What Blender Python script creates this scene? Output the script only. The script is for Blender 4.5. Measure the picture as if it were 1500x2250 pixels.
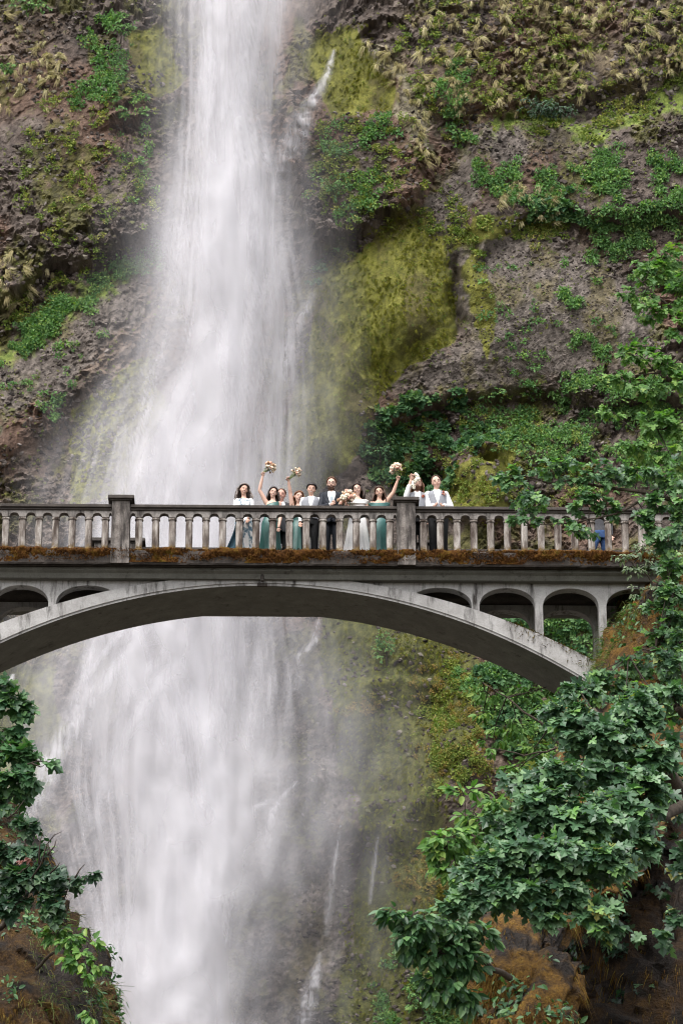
import bpy, bmesh, math, random
import numpy as np
from mathutils import Vector, Matrix

for _o in list(bpy.data.objects):
    bpy.data.objects.remove(_o)
SC = bpy.context.scene
COL = SC.collection
R = math.radians
rng = np.random.default_rng(7)
random.seed(7)

# ------------------------------------------------------------------ camera
PITCH = R(22.7)
DIST = 70.0
FPX = 7560.0                                   # focal length in photo pixels (1500 wide)
AIM = np.array([0.0, 0.0, 0.90])
FWD = np.array([0, math.cos(PITCH), math.sin(PITCH)])
UPV = np.array([0, -math.sin(PITCH), math.cos(PITCH)])
RGT = np.array([1.0, 0, 0])
CAM = AIM - DIST * FWD
cam_d = bpy.data.cameras.new('camera')
cam = bpy.data.objects.new('camera', cam_d)
COL.objects.link(cam)
cam.location = CAM
cam.rotation_euler = (R(90) + PITCH, 0, 0)
cam_d.sensor_fit = 'HORIZONTAL'
cam_d.sensor_width = 36
cam_d.lens = 36 * FPX / 1500
cam_d.clip_start = 0.5
cam_d.clip_end = 3000
SC.camera = cam

# ------------------------------------------------------------------ sky, sun, exposure
SUN_EL, SUN_AZ = R(58), R(205)                 # azimuth clockwise from +Y (behind the camera, a little left)
w = bpy.data.worlds.new('World')
SC.world = w
w.use_nodes = True
nt = w.node_tree
nt.nodes.clear()
sky = nt.nodes.new('ShaderNodeTexSky')
sky.sky_type = 'NISHITA'
sky.sun_disc = False
sky.sun_elevation = SUN_EL
sky.sun_rotation = SUN_AZ
sky.air_density = 1.0
sky.dust_density = 4.0
hsv = nt.nodes.new('ShaderNodeHueSaturation')  # overcast: cloud greys the blue out
hsv.inputs['Saturation'].default_value = 0.22
bg = nt.nodes.new('ShaderNodeBackground')
bg.inputs['Strength'].default_value = 0.15
wo = nt.nodes.new('ShaderNodeOutputWorld')
nt.links.new(sky.outputs[0], hsv.inputs['Color'])
nt.links.new(hsv.outputs[0], bg.inputs['Color'])
nt.links.new(bg.outputs[0], wo.inputs['Surface'])
sd = bpy.data.lights.new('sun', 'SUN')
sun = bpy.data.objects.new('sun', sd)
COL.objects.link(sun)
sd.energy = 0.9
sd.angle = R(45)
sd.color = (1.0, 0.965, 0.93)
_sdir = Vector((math.sin(SUN_AZ) * math.cos(SUN_EL), math.cos(SUN_AZ) * math.cos(SUN_EL), math.sin(SUN_EL)))
sun.rotation_euler = _sdir.to_track_quat('Z', 'Y').to_euler()
sun.location = (0, -40, 60)
vs = SC.view_settings
vs.view_transform = 'Standard'
vs.look = 'None'
vs.exposure = 1.36
vs.gamma = 1.0
vs.use_curve_mapping = False
SC.cycles.use_denoising = True
SC.cycles.use_adaptive_sampling = True
SC.cycles.adaptive_threshold = 0.02
SC.cycles.filter_width = 1.1
SC.cycles.max_bounces = 4
SC.cycles.diffuse_bounces = 2
SC.cycles.glossy_bounces = 2
SC.cycles.transmission_bounces = 2
SC.cycles.transparent_max_bounces = 24
SC.cycles.caustics_reflective = False
SC.cycles.caustics_refractive = False

# ------------------------------------------------------------------ projection helpers
def at(px, py, Y):
    """world point on the plane y = Y that the photo pixel looks at"""
    d = RGT * (px - 750) / FPX + UPV * (1125 - py) / FPX + FWD
    t = (Y - CAM[1]) / d[1]
    return CAM + d * t

def to_px(P):
    q = np.asarray(P) - CAM
    zf = q @ FWD
    return 750 + FPX * (q @ RGT) / zf, 1125 - FPX * (q @ UPV) / zf

# ------------------------------------------------------------------ numpy noise
def _hash(ix, iy, seed):
    n = (ix.astype(np.int64) * 374761393 + iy.astype(np.int64) * 668265263 + seed * 1442695041) & 0xffffffff
    n = ((n ^ (n >> 13)) * 1274126177) & 0xffffffff
    n = ((n ^ (n >> 16)) * 2246822519) & 0xffffffff
    return ((n ^ (n >> 15)) & 0xffffff) / float(0xffffff)

def vnoise(x, y, seed=0):
    ix = np.floor(x); iy = np.floor(y)
    fx = x - ix; fy = y - iy
    fx = fx * fx * (3 - 2 * fx); fy = fy * fy * (3 - 2 * fy)
    a = _hash(ix, iy, seed); b = _hash(ix + 1, iy, seed)
    c = _hash(ix, iy + 1, seed); d = _hash(ix + 1, iy + 1, seed)
    return (a + (b - a) * fx) * (1 - fy) + (c + (d - c) * fx) * fy

def fbm(x, y, octv=4, seed=0, gain=0.5):
    s = 0; a = 1.0; t = 0
    for i in range(octv):
        s = s + a * vnoise(x, y, seed + i * 17)
        t += a; a *= gain
        x = x * 2.03 + 5.3; y = y * 2.03 + 1.7
    return s / t                                # 0..1

def worley(x, y, seed=0):
    """distance to nearest and second nearest feature point, and the cell's random value"""
    ix = np.floor(x); iy = np.floor(y)
    f1 = np.full(x.shape, 9.0); f2 = np.full(x.shape, 9.0); cid = np.zeros(x.shape)
    for dx in (-1, 0, 1):
        for dy in (-1, 0, 1):
            jx = ix + dx; jy = iy + dy
            px = jx + _hash(jx, jy, seed); py = jy + _hash(jx, jy, seed + 99)
            d = np.hypot(px - x, py - y)
            h = _hash(jx, jy, seed + 55)
            near = d < f1
            f2 = np.where(near, f1, np.minimum(f2, d))
            cid = np.where(near, h, cid)
            f1 = np.where(near, d, f1)
    return f1, f2, cid

def sst(a, b, x):
    t = np.clip((x - a) / (b - a), 0, 1)
    return t * t * (3 - 2 * t)

def poly_sd(x, y, pts):
    """signed distance to a polygon, negative inside"""
    pts = np.asarray(pts, float)
    d = np.full(x.shape, 1e9); ins = np.zeros(x.shape, bool)
    n = len(pts)
    for i in range(n):
        ax, ay = pts[i]; bx, by = pts[(i + 1) % n]
        ex, ey = bx - ax, by - ay
        t = np.clip(((x - ax) * ex + (y - ay) * ey) / (ex * ex + ey * ey + 1e-9), 0, 1)
        d = np.minimum(d, np.hypot(x - ax - t * ex, y - ay - t * ey))
        if ay != by:
            c = (ay > y) != (by > y)
            ins ^= c & (x < (bx - ax) * (y - ay) / (by - ay) + ax)
    return np.where(ins, -d, d)

def interp_poly(v, pts):
    """piecewise-linear value through (v, value) pairs"""
    p = np.asarray(pts, float)
    return np.interp(v, p[:, 0], p[:, 1])

# ------------------------------------------------------------------ objects
def tag(o, label=None, cat=None, group=None, kind=None):
    if label: o['label'] = label
    if cat: o['category'] = cat
    if group: o['group'] = group
    if kind: o['kind'] = kind
    return o

def empty(name, loc=(0, 0, 0), rz=0.0, parent=None):
    o = bpy.data.objects.new(name, None)
    o.empty_display_size = 0.2
    COL.objects.link(o)
    o.location = loc
    o.rotation_euler = (0, 0, rz)
    o.parent = parent
    return o

def np_mesh(name, V, F, smooth=True):
    """mesh from an (n,3) array and an (m,3|4) face array"""
    me = bpy.data.meshes.new(name)
    V = np.ascontiguousarray(V, np.float32); F = np.ascontiguousarray(F, np.int32)
    k = F.shape[1]
    me.vertices.add(len(V)); me.vertices.foreach_set('co', V.ravel())
    me.loops.add(F.size); me.loops.foreach_set('vertex_index', F.ravel())
    me.polygons.add(len(F))
    me.polygons.foreach_set('loop_start', np.arange(0, F.size, k, dtype=np.int32))
    me.polygons.foreach_set('use_smooth', np.full(len(F), smooth, bool))
    me.update(calc_edges=True)
    return me

def link(name, me, mat=None, parent=None, loc=None):
    o = bpy.data.objects.new(name, me)
    COL.objects.link(o)
    if mat is not None and len(me.materials) == 0:
        me.materials.append(mat)
    o.parent = parent
    if loc is not None: o.location = loc
    return o

def vattr(me, name, arr):
    a = me.attributes.new(name, 'FLOAT', 'POINT')
    a.data.foreach_set('value', np.ascontiguousarray(arr, np.float32))

def grid_faces(nr, nc):
    i = np.arange(nr - 1)[:, None] * nc + np.arange(nc - 1)[None, :]
    i = i.ravel()
    return np.stack([i, i + 1, i + nc + 1, i + nc], 1)

class MB:
    """collects shapes into one mesh"""
    def __init__(s): s.v = []; s.f = []
    def add(s, V, F):
        n = len(s.v); s.v.extend([tuple(map(float, p)) for p in V]); s.f.extend([tuple(int(i) + n for i in f) for f in F])
    def box(s, x0, x1, y0, y1, z0, z1):
        s.add([(x0, y0, z0), (x1, y0, z0), (x1, y1, z0), (x0, y1, z0), (x0, y0, z1), (x1, y0, z1), (x1, y1, z1), (x0, y1, z1)],
              [(0, 3, 2, 1), (4, 5, 6, 7), (0, 1, 5, 4), (1, 2, 6, 5), (2, 3, 7, 6), (3, 0, 4, 7)])
    def lathe(s, prof, n=10, c=(0, 0), sq=1.0):
        """prof: (r, z) pairs"""
        V = []; F = []
        for r, z in prof:
            for k in range(n):
                a = 2 * math.pi * (k + .5) / n
                V.append((c[0] + r * math.cos(a), c[1] + r * sq * math.sin(a), z))
        for i in range(len(prof) - 1):
            for k in range(n):
                F.append((i * n + k, i * n + (k + 1) % n, (i + 1) * n + (k + 1) % n, (i + 1) * n + k))
        F.append(tuple(range(n - 1, -1, -1))); F.append(tuple((len(prof) - 1) * n + k for k in range(n)))
        s.add(V, F)
    def tube(s, pts, rad, n=6, caps=True):
        pts = [Vector(p) for p in pts]
        if not hasattr(rad, '__len__'): rad = [rad] * len(pts)
        V = []; F = []
        prev = None
        for i, p in enumerate(pts):
            t = (pts[min(i + 1, len(pts) - 1)] - pts[max(i - 1, 0)])
            t = t.normalized() if t.length > 1e-9 else Vector((0, 0, 1))
            if prev is None:
                a = t.orthogonal().normalized()
            else:
                a = (prev - t * prev.dot(t))
                a = a.normalized() if a.length > 1e-6 else t.orthogonal().normalized()
            prev = a
            b = t.cross(a)
            for k in range(n):
                g = 2 * math.pi * k / n
                V.append(p + (a * math.cos(g) + b * math.sin(g)) * rad[i])
        for i in range(len(pts) - 1):
            for k in range(n):
                F.append((i * n + k, i * n + (k + 1) % n, (i + 1) * n + (k + 1) % n, (i + 1) * n + k))
        if caps:
            F.append(tuple(range(n - 1, -1, -1))); F.append(tuple((len(pts) - 1) * n + k for k in range(n)))
        s.add(V, F)
    def ball(s, c, r, nu=10, nv=7, M=None):
        """ellipsoid: r is a number or (rx, ry, rz)"""
        if not hasattr(r, '__len__'): r = (r, r, r)
        V = []; F = []
        for j in range(nv + 1):
            ph = math.pi * j / nv
            for i in range(nu):
                th = 2 * math.pi * i / nu
                q = Vector((r[0] * math.sin(ph) * math.cos(th), r[1] * math.sin(ph) * math.sin(th), r[2] * math.cos(ph)))
                if M is not None: q = M @ q
                V.append((c[0] + q[0], c[1] + q[1], c[2] + q[2]))
        for j in range(nv):
            for i in range(nu):
                F.append((j * nu + i, (j + 1) * nu + i, (j + 1) * nu + (i + 1) % nu, j * nu + (i + 1) % nu))
        s.add(V, F)
    def mesh(s, name, smooth=False):
        me = bpy.data.meshes.new(name)
        me.from_pydata(s.v, [], s.f)
        me.update()
        if smooth: me.polygons.foreach_set('use_smooth', [True] * len(me.polygons))
        return me
    def build(s, name, mat, parent=None, smooth=False, loc=None, bevel=0):
        o = link(name, s.mesh(name, smooth), mat, parent, loc)
        if bevel:
            b = o.modifiers.new('bevel', 'BEVEL'); b.width = bevel; b.segments = 2; b.limit_method = 'ANGLE'
        return o

# ------------------------------------------------------------------ materials
class NT:
    """small shorthand for building node trees"""
    def __init__(s, name):
        s.m = bpy.data.materials.new(name); s.m.use_nodes = True
        s.t = s.m.node_tree; s.t.nodes.clear()
        s.out = s.t.nodes.new('ShaderNodeOutputMaterial')
        s._tc = None
    def n(s, typ, **kw):
        o = s.t.nodes.new(typ)
        for k, v in kw.items(): setattr(o, k, v)
        return o
    def set(s, sock, v):
        if hasattr(v, 'is_output') or hasattr(v, 'links'): s.t.links.new(v, sock)
        else: sock.default_value = v
    def coord(s, kind='Object'):
        if s._tc is None: s._tc = s.n('ShaderNodeTexCoord')
        return s._tc.outputs[kind]
    def mapped(s, scale, kind='Object', rot=(0, 0, 0)):
        m = s.n('ShaderNodeMapping'); s.t.links.new(s.coord(kind), m.inputs['Vector'])
        m.inputs['Scale'].default_value = scale; m.inputs['Rotation'].default_value = rot
        return m.outputs[0]
    def noise(s, scale, detail=4, rough=0.55, vec=None, dist=0.0, col=False):
        o = s.n('ShaderNodeTexNoise'); s.t.links.new(vec if vec is not None else s.coord(), o.inputs['Vector'])
        o.inputs['Scale'].default_value = scale; o.inputs['Detail'].default_value = detail
        o.inputs['Roughness'].default_value = rough; o.inputs['Distortion'].default_value = dist
        return o.outputs['Color' if col else 'Fac']
    def voro(s, scale, vec=None, feature='F1', out='Distance'):
        o = s.n('ShaderNodeTexVoronoi', feature=feature); s.t.links.new(vec if vec is not None else s.coord(), o.inputs['Vector'])
        o.inputs['Scale'].default_value = scale
        return o.outputs[out]
    def attr(s, name, out='Fac'):
        o = s.n('ShaderNodeAttribute'); o.attribute_name = name
        return o.outputs[out]
    def math(s, op, a, b=0.0, c=0.0, clamp=False):
        o = s.n('ShaderNodeMath', operation=op, use_clamp=clamp)
        s.set(o.inputs[0], a); s.set(o.inputs[1], b); s.set(o.inputs[2], c)
        return o.outputs[0]
    def ramp(s, fac, stops, interp='LINEAR'):
        o = s.n('ShaderNodeValToRGB'); s.t.links.new(fac, o.inputs[0])
        cr = o.color_ramp; cr.interpolation = interp
        while len(cr.elements) > 1: cr.elements.remove(cr.elements[-1])
        for i, (p, c) in enumerate(stops):
            e = cr.elements[0] if i == 0 else cr.elements.new(p)
            e.position = p
            e.color = (c[0], c[1], c[2], 1) if hasattr(c, '__len__') else (c, c, c, 1)
        return o.outputs[0]
    def mix(s, fac, a, b, blend='MIX'):
        o = s.n('ShaderNodeMix', data_type='RGBA', blend_type=blend)
        s.set(o.inputs[0], fac)
        for sock, v in ((o.inputs[6], a), (o.inputs[7], b)):
            if hasattr(v, 'links'): s.t.links.new(v, sock)
            else: sock.default_value = (v[0], v[1], v[2], 1)
        return o.outputs[2]
    def remap(s, v, a, b, c=0.0, d=1.0, smooth=False):
        o = s.n('ShaderNodeMapRange', interpolation_type='SMOOTHSTEP' if smooth else 'LINEAR')
        s.set(o.inputs[0], v)
        for i, q in enumerate((a, b, c, d)): s.set(o.inputs[i + 1], q)
        return o.outputs[0]
    def bump(s, h, strength=0.4, dist=0.05, normal=None):
        o = s.n('ShaderNodeBump'); s.t.links.new(h, o.inputs['Height'])
        o.inputs['Strength'].default_value = strength; o.inputs['Distance'].default_value = dist
        if normal is not None: s.t.links.new(normal, o.inputs['Normal'])
        return o.outputs[0]
    def pbsdf(s, color, rough=0.7, spec=0.5, normal=None, **kw):
        o = s.n('ShaderNodeBsdfPrincipled')
        if hasattr(color, 'links'): s.t.links.new(color, o.inputs['Base Color'])
        else: o.inputs['Base Color'].default_value = (color[0], color[1], color[2], 1)
        s.set(o.inputs['Roughness'], rough); s.set(o.inputs['Specular IOR Level'], spec)
        if normal is not None: s.t.links.new(normal, o.inputs['Normal'])
        for k, v in kw.items(): s.set(o.inputs[k], v)
        return o.outputs[0]
    def done(s, shader):
        s.t.links.new(shader, s.out.inputs['Surface']); return s.m

M = {}
def simple(name, col, rough=0.7, spec=0.4, var=0.25, scale=8.0, bump=0.15, bdist=0.01):
    a = NT(name)
    n1 = a.noise(scale, 5, 0.6)
    lo = tuple(c * (1 - var) for c in col); hi = tuple(min(1, c * (1 + var)) for c in col)
    c = a.ramp(n1, [(0.3, lo), (0.7, hi)])
    n = a.bump(a.noise(scale * 4, 4), bump, bdist)
    M[name] = a.done(a.pbsdf(c, rough, spec, n))
    return M[name]
# ================================================================== THE CLIFF
CLY = 45.0                                     # mean depth of the rock wall behind the bridge

def spaced(lo, hi, step, out_lo, out_hi, g=1.22):
    c = list(np.arange(lo, hi + step, step))
    a = []; x = lo; s = step
    while x > out_lo: s *= g; x -= s; a.append(x)
    b = []; x = c[-1]; s = step
    while x < out_hi: s *= g; x += s; b.append(x)
    return np.array(a[::-1] + c + b)

def warp(u, v, amt=38, sc=110.0, seed=3):
    return (u + (fbm(u / sc, v / sc, 4, seed) - .5) * 2 * amt, v + (fbm(u / sc, v / sc, 4, seed + 40) - .5) * 2 * amt)

POLY = dict(
    gravel=[[(-400, 1050), (0, 790), (60, 745), (160, 668), (250, 606), (325, 575), (300, 680), (230, 770), (130, 870), (0, 925), (-300, 1100)],
            [(1010, 565), (1170, 535), (1300, 560), (1420, 650), (1460, 790), (1300, 815), (1180, 835), (1050, 830), (960, 850), (860, 860), (900, 800), (980, 770), (1008, 720), (1000, 620)],
            [(1042, 300), (1080, 268), (1160, 266), (1290, 292), (1350, 330), (1270, 350), (1130, 352), (1060, 365), (1040, 335)],
            [(960, 420), (1020, 300), (1045, 400), (1010, 540), (900, 480)],
            [(700, 1620), (830, 1600), (870, 1720), (800, 1800), (720, 1800)],
            [(620, 1980), (740, 1900), (770, 2040), (700, 2200), (620, 2250)]],
    moss=[[(695, 600), (780, 548), (860, 485), (925, 472), (985, 530), (1004, 620), (1002, 720), (960, 770), (890, 800), (850, 870), (800, 930), (765, 1010), (650, 1120), (560, 1120), (615, 950), (660, 800), (685, 700)],
          [(690, 60), (800, 45), (812, 120), (862, 190), (862, 245), (800, 255), (740, 262), (690, 190), (650, 100)],
          [(700, 1330), (880, 1340), (1010, 1390), (1080, 1500), (1020, 1650), (960, 1800), (1010, 2000), (1020, 2280), (730, 2280), (760, 2050), (800, 1850), (740, 1650), (715, 1500)],
          [(950, 1070), (1000, 1012), (1060, 980), (1112, 992), (1100, 1130), (940, 1130)],
          [(285, 70), (375, 40), (400, 160), (370, 200), (300, 190)],
          [(-100, 1460), (120, 1460), (150, 1600), (100, 1750), (-100, 1760)],
          [(1040, 500), (1170, 480), (1230, 500), (1100, 545), (1010, 570)],
          [(1030, 600), (1075, 560), (1080, 700), (1050, 780), (1030, 700)],
          [(170, 880), (330, 760), (380, 900), (300, 1100), (160, 1120)]],
    brown=[[(205, 690), (330, 600), (370, 690), (350, 860), (260, 1080), (150, 1090), (165, 860)],
           [(1270, 520), (1320, 470), (1330, 560), (1290, 580)],
           [(-40, 60), (120, 20), (140, 60), (60, 130), (-40, 170)],
           [(900, 230), (945, 160), (965, 250), (940, 330)],
           [(1040, 1500), (1200, 1400), (1320, 1500), (1300, 1900), (1100, 2050), (1050, 1800)]],
    grass=[[(1060, 262), (1090, 245), (1150, 246), (1280, 262), (1400, 228), (1510, 165), (1700, 60), (1700, 160), (1500, 235), (1400, 268), (1300, 300), (1180, 268), (1090, 268)],
           [(-200, 860), (0, 765), (50, 705), (140, 645), (230, 592), (325, 545), (330, 572), (250, 612), (170, 664), (70, 748), (0, 792), (-200, 940)],
           [(1080, 515), (1180, 490), (1240, 492), (1230, 515), (1150, 530)]],
    pale=[[(800, 75), (850, 95), (905, 170), (945, 250), (950, 330), (900, 290), (870, 250), (855, 180), (810, 130)]],
)

def regions(u, v):
    uw, vw = warp(u, v)
    out = {}
    for k, ps in POLY.items():
        m = np.zeros(u.shape)
        for p in ps:
            sf = 12 if k == 'moss' else 34
            m = np.maximum(m, sst(sf, -sf, poly_sd(uw, vw, p)))
        out[k] = m
    out['tan'] = sst(820, 960, uw) * sst(270, 180, vw + (uw - 1150) * 0.12)
    return out

def bump_poly(u, v, pts, soft):
    return sst(soft, -soft, poly_sd(u, v, pts))

def cliff_relief(u, v):
    """metres towards the camera, by photo pixel"""
    uw, vw = warp(u, v, 34, 120.0, 11)
    h = (fbm(u / 420, v / 420, 3, 5) - .5) * 1.6
    # groove the water has cut
    h -= 1.6 * np.exp(-((u - 520) / 240.0) ** 2)
    # dark block left of the falls, overhanging the gravel apron
    edge = interp_poly(uw, [(-600, 900), (0, 690), (120, 600), (250, 565), (330, 548), (420, 520), (520, 400)])
    h += 1.0 * sst(22, -26, vw - edge) * sst(430, 320, uw) * (0.45 + 0.55 * sst(-200, 520, v))
    ap = sst(-10, 330, vw - edge) * sst(420, 250, uw)
    h += 1.0 * ap - 1.1 * sst(230, 440, vw - edge) * sst(330, 120, uw)
    # block right of the falls and the dark undercut beneath it
    b2 = [(660, 300), (760, 240), (880, 225), (955, 290), (945, 390), (880, 470), (770, 522), (690, 548), (640, 440)]
    h += 0.95 * bump_poly(uw, vw, b2, 20)
    # mossy dome
    m1 = POLY['moss'][0]
    sd = poly_sd(uw, vw, m1)
    h += 0.7 * sst(14, -110, sd) + 0.8 * sst(500, 980, v) * sst(60, -60, sd)
    # grey apron right of it
    sd = poly_sd(uw, vw, POLY['gravel'][1])
    h += 0.8 * sst(30, -140, sd)
    h -= 0.9 * np.exp(-((uw - 1012) / 16.0) ** 2) * sst(540, 600, v) * sst(800, 700, v)
    # upper right: wall of tufts overhanging the bright ledge
    edge = interp_poly(uw, [(700, 330), (950, 262), (1140, 232), (1300, 216), (1420, 190), (1500, 150), (1800, 40)])
    h += 0.55 * sst(20, -26, vw - edge) * sst(860, 1000, uw)
    # grey dome under the ledge
    dm = [(1036, 310), (1078, 262), (1180, 262), (1300, 285), (1520, 240), (1560, 500), (1330, 480), (1240, 475), (1150, 505), (1060, 560), (1030, 450)]
    h += 0.75 * bump_poly(uw, vw, dm, 24)
    # band of plants on a ledge, undercut and a small cave below it
    edge = interp_poly(uw, [(600, 1100), (780, 960), (860, 905), (960, 880), (1030, 852), (1200, 835), (1330, 868), (1500, 872), (1800, 850)])
    under = sst(0, 26, vw - edge) * sst(760, 860, uw)
    h -= 0.75 * under * (1 - 0.75 * sst(60, 190, vw - edge))
    h -= 2.0 * np.exp(-((uw - 945) / 62.0) ** 2 - ((vw - 1075) / 52.0) ** 2)
    h += 1.3 * bump_poly(uw, vw, POLY['moss'][3], 22)
    # lower wall: ribs and small steps
    low = sst(1250, 1450, v)
    h += low * ((fbm(u / 150, v / 260, 3, 31) - .5) * 3.0)
    for (cx, cy, rx, ry, a) in ((830, 1520, 90, 40, .9), (800, 1770, 60, 30, .7), (700, 1720, 70, 40, .6), (960, 1650, 70, 90, .8), (560, 1830, 60, 40, 1.0),
                                (130, 1600, 60, 120, .8), (420, 1420, 60, 40, .7)):
        h += a * np.exp(-((uw - cx) / rx) ** 2) * sst(-ry, 0, vw - cy) * sst(4.5 * ry, 0, vw - cy)
    return h

def facet(x, y, seed, tilt):
    """angular broken rock: every cell its own offset and tilted face"""
    ix = np.floor(x); iy = np.floor(y)
    best = np.full(x.shape, 9.0); h = np.zeros(x.shape); cid = np.zeros(x.shape)
    for dx in (-1, 0, 1):
        for dy in (-1, 0, 1):
            jx = ix + dx; jy = iy + dy
            px = jx + _hash(jx, jy, seed); py = jy + _hash(jx, jy, seed + 99)
            d = np.abs(px - x) * .8 + np.hypot(px - x, py - y)
            c = _hash(jx, jy, seed + 55)
            hh = (c - .5) + tilt * ((_hash(jx, jy, seed + 7) - .5) * (x - px) + (_hash(jx, jy, seed + 13) - .25) * (y - py))
            near = d < best
            h = np.where(near, hh, h); cid = np.where(near, c, cid); best = np.where(near, d, best)
    return h, cid

def cliff_fine(u, v, rg):
    soft = np.clip(rg['moss'] + rg['grass'], 0, 1)
    grav = rg['gravel']
    rock = np.clip(1 - soft - grav - rg['brown'] * .7, 0, 1)
    uu, vv = warp(u, v, 26, 70.0, 21)
    tilt = 0.35 * (fbm(u / 300, v / 300, 2, 23) - .5)
    f0, cid0 = facet(uu / 95, (vv + tilt * uu) / 62, 2, .9)
    f1, cid = facet(uu / 38, (vv + tilt * uu) / 24, 4, .8)
    f2, cid2 = facet(uu / 15, vv / 11, 8, .8)
    rid = 1 - np.abs(2 * fbm(u / 70, v / 34, 5, 61, .55) - 1)
    var = 0.35 + 1.1 * sst(.35, .65, fbm(u / 160, v / 130, 3, 67))
    h = rock * var * (0.15 * f0 + 0.18 * f1 + 0.15 * f2 + 0.30 * (rid - .6))
    h += grav * (0.05 * f2 + 0.10 * (fbm(u / 14, v / 12, 3, 71, .65) - .5) + 0.16 * (fbm(u / 90, v / 60, 3, 72) - .5))
    drape = fbm(u / 13, v / 34, 4, 81) - .5
    h += soft * (0.05 * drape + 0.07 * (fbm(u / 9, v / 9, 3, 86) - .5) + 0.28 * (fbm(u / 60, v / 80, 3, 83) - .5))
    h += rg['brown'] * 0.7 * (0.2 * f2 + 0.15 * f1 + 0.35 * (fbm(u / 40, v / 60, 4, 85) - .5))
    return h

cX = spaced(-13.6, 13.6, 0.060, -90, 90, 1.10)
cZ = spaced(0.0, 42.0, 0.060, -30, 120, 1.14)
GX, GZ = np.meshgrid(cX, cZ)
CLEAN = 0.12                                   # the wall leans back
LEAN = CLEAN * np.clip(GZ.ravel() - 6, -40, 200)
P0 = np.stack([GX.ravel(), CLY + LEAN, GZ.ravel()], 1)
U, Vv = to_px(P0)
for _ in range(2):                              # place the features where the displaced surface is seen
    REL = cliff_relief(U, Vv)
    P1 = P0.copy(); P1[:, 1] -= REL
    U, Vv = to_px(P1)
RG = regions(U, Vv)
DISP = REL + cliff_fine(U, Vv, RG)
P1 = P0.copy(); P1[:, 1] -= DISP
cl_me = np_mesh('cliff', P1, grid_faces(len(cZ), len(cX)), False)

def nramp(f, stops):
    ps = [q[0] for q in stops]
    return np.stack([np.interp(f, ps, [q[1][k] for q in stops]) for k in range(3)], -1)

def cmix(c, d, m):
    return c * (1 - m[:, None]) + np.asarray(d) * m[:, None]

def cliff_colour(u, v, rg):
    """base colour of rock, gravel, moss and earth (no light or shade in it)"""
    big = fbm(u / 190, v / 190, 4, 401); mid = fbm(u / 34, v / 30, 5, 411, .6); fine = fbm(u / 8, v / 8, 3, 421, .6)
    e1 = fbm(u / 60, v / 60, 5, 431, .62); e2 = fbm(u / 12, v / 14, 3, 441)
    edge = (0.55 * e1 + 0.45 * e2 - .5) * 2.4
    def mask(k, sh=.26): return sst(.5 - sh, .5 + sh, rg[k] + edge * np.where(rg[k] > .01, 1, .6))
    rock = nramp(.55 * mid + .45 * fine, [(.28, (.034, .026, .023)), (.43, (.090, .070, .060)), (.57, (.150, .121, .105)), (.75, (.25, .21, .18))])
    rust = nramp(fine, [(.3, (.105, .060, .040)), (.7, (.23, .145, .105))])
    rock = cmix(rock, rust, sst(.50, .66, big) * .8)
    film = nramp(fine, [(.3, (.055, .057, .012)), (.7, (.14, .14, .028))])
    rock = cmix(rock, film, sst(.52, .63, fbm(u / 75, v / 95, 5, 451, .62)) * .8)
    sp = fbm(u / 6, v / 6, 2, 461)
    grav = nramp(.5 * fine + .5 * sp, [(.28, (.050, .042, .036)), (.5, (.130, .111, .098)), (.72, (.235, .205, .185))])
    grav = grav * np.array([.86, .83, .80])
    grav = cmix(grav, nramp(fine, [(.3, (.06, .05, .015)), (.7, (.14, .115, .04))]), sst(.52, .66, fbm(u / 70, v / 80, 5, 471, .6)) * .6)
    brown = nramp(.5 * fine + .5 * mid, [(.3, (.05, .036, .026)), (.5, (.115, .082, .060)), (.7, (.19, .14, .105))])
    dr = fbm(u / 10, v / 13, 4, 481, .7)
    moss = nramp(dr, [(.28, (.075, .074, .010)), (.5, (.135, .130, .017)), (.72, (.21, .20, .032))])
    moss = moss * np.array([.88, .91, .92])
    moss = cmix(moss, nramp(.5 * fine + .5 * mid, [(.3, (.035, .028, .010)), (.7, (.105, .080, .032))]), sst(.50, .68, fbm(u / 70, v / 110, 5, 491, .6)) * .65)
    lowm = nramp(dr, [(.28, (.026, .029, .009)), (.5, (.062, .066, .017)), (.72, (.112, .112, .030))])          # darker moss lower on the wall
    moss = cmix(moss, lowm, sst(1250, 1400, v) * .8)
    grass = nramp(fine, [(.3, (.075, .11, .020)), (.7, (.20, .25, .05))])
    pale = nramp(fine, [(.3, (.11, .095, .065)), (.7, (.32, .29, .20))])
    tan = nramp(.5 * fine + .5 * e2, [(.3, (.070, .050, .030)), (.7, (.21, .165, .095))])
    c = rock
    c = c * np.array([.74, .71, .68])
    c = cmix(c, tan, .75 * rg['tan'] * sst(.48, .60, fbm(u / 34, v / 40, 4, 495)))
    c = cmix(c, brown, mask('brown')); c = cmix(c, grav, mask('gravel')); c = cmix(c, pale, mask('pale') * .8)
    mm = sst(.36, .64, rg['moss'] + edge * .45)
    c = cmix(c, moss, mm); c = cmix(c, grass, mask('grass'))
    return c

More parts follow.
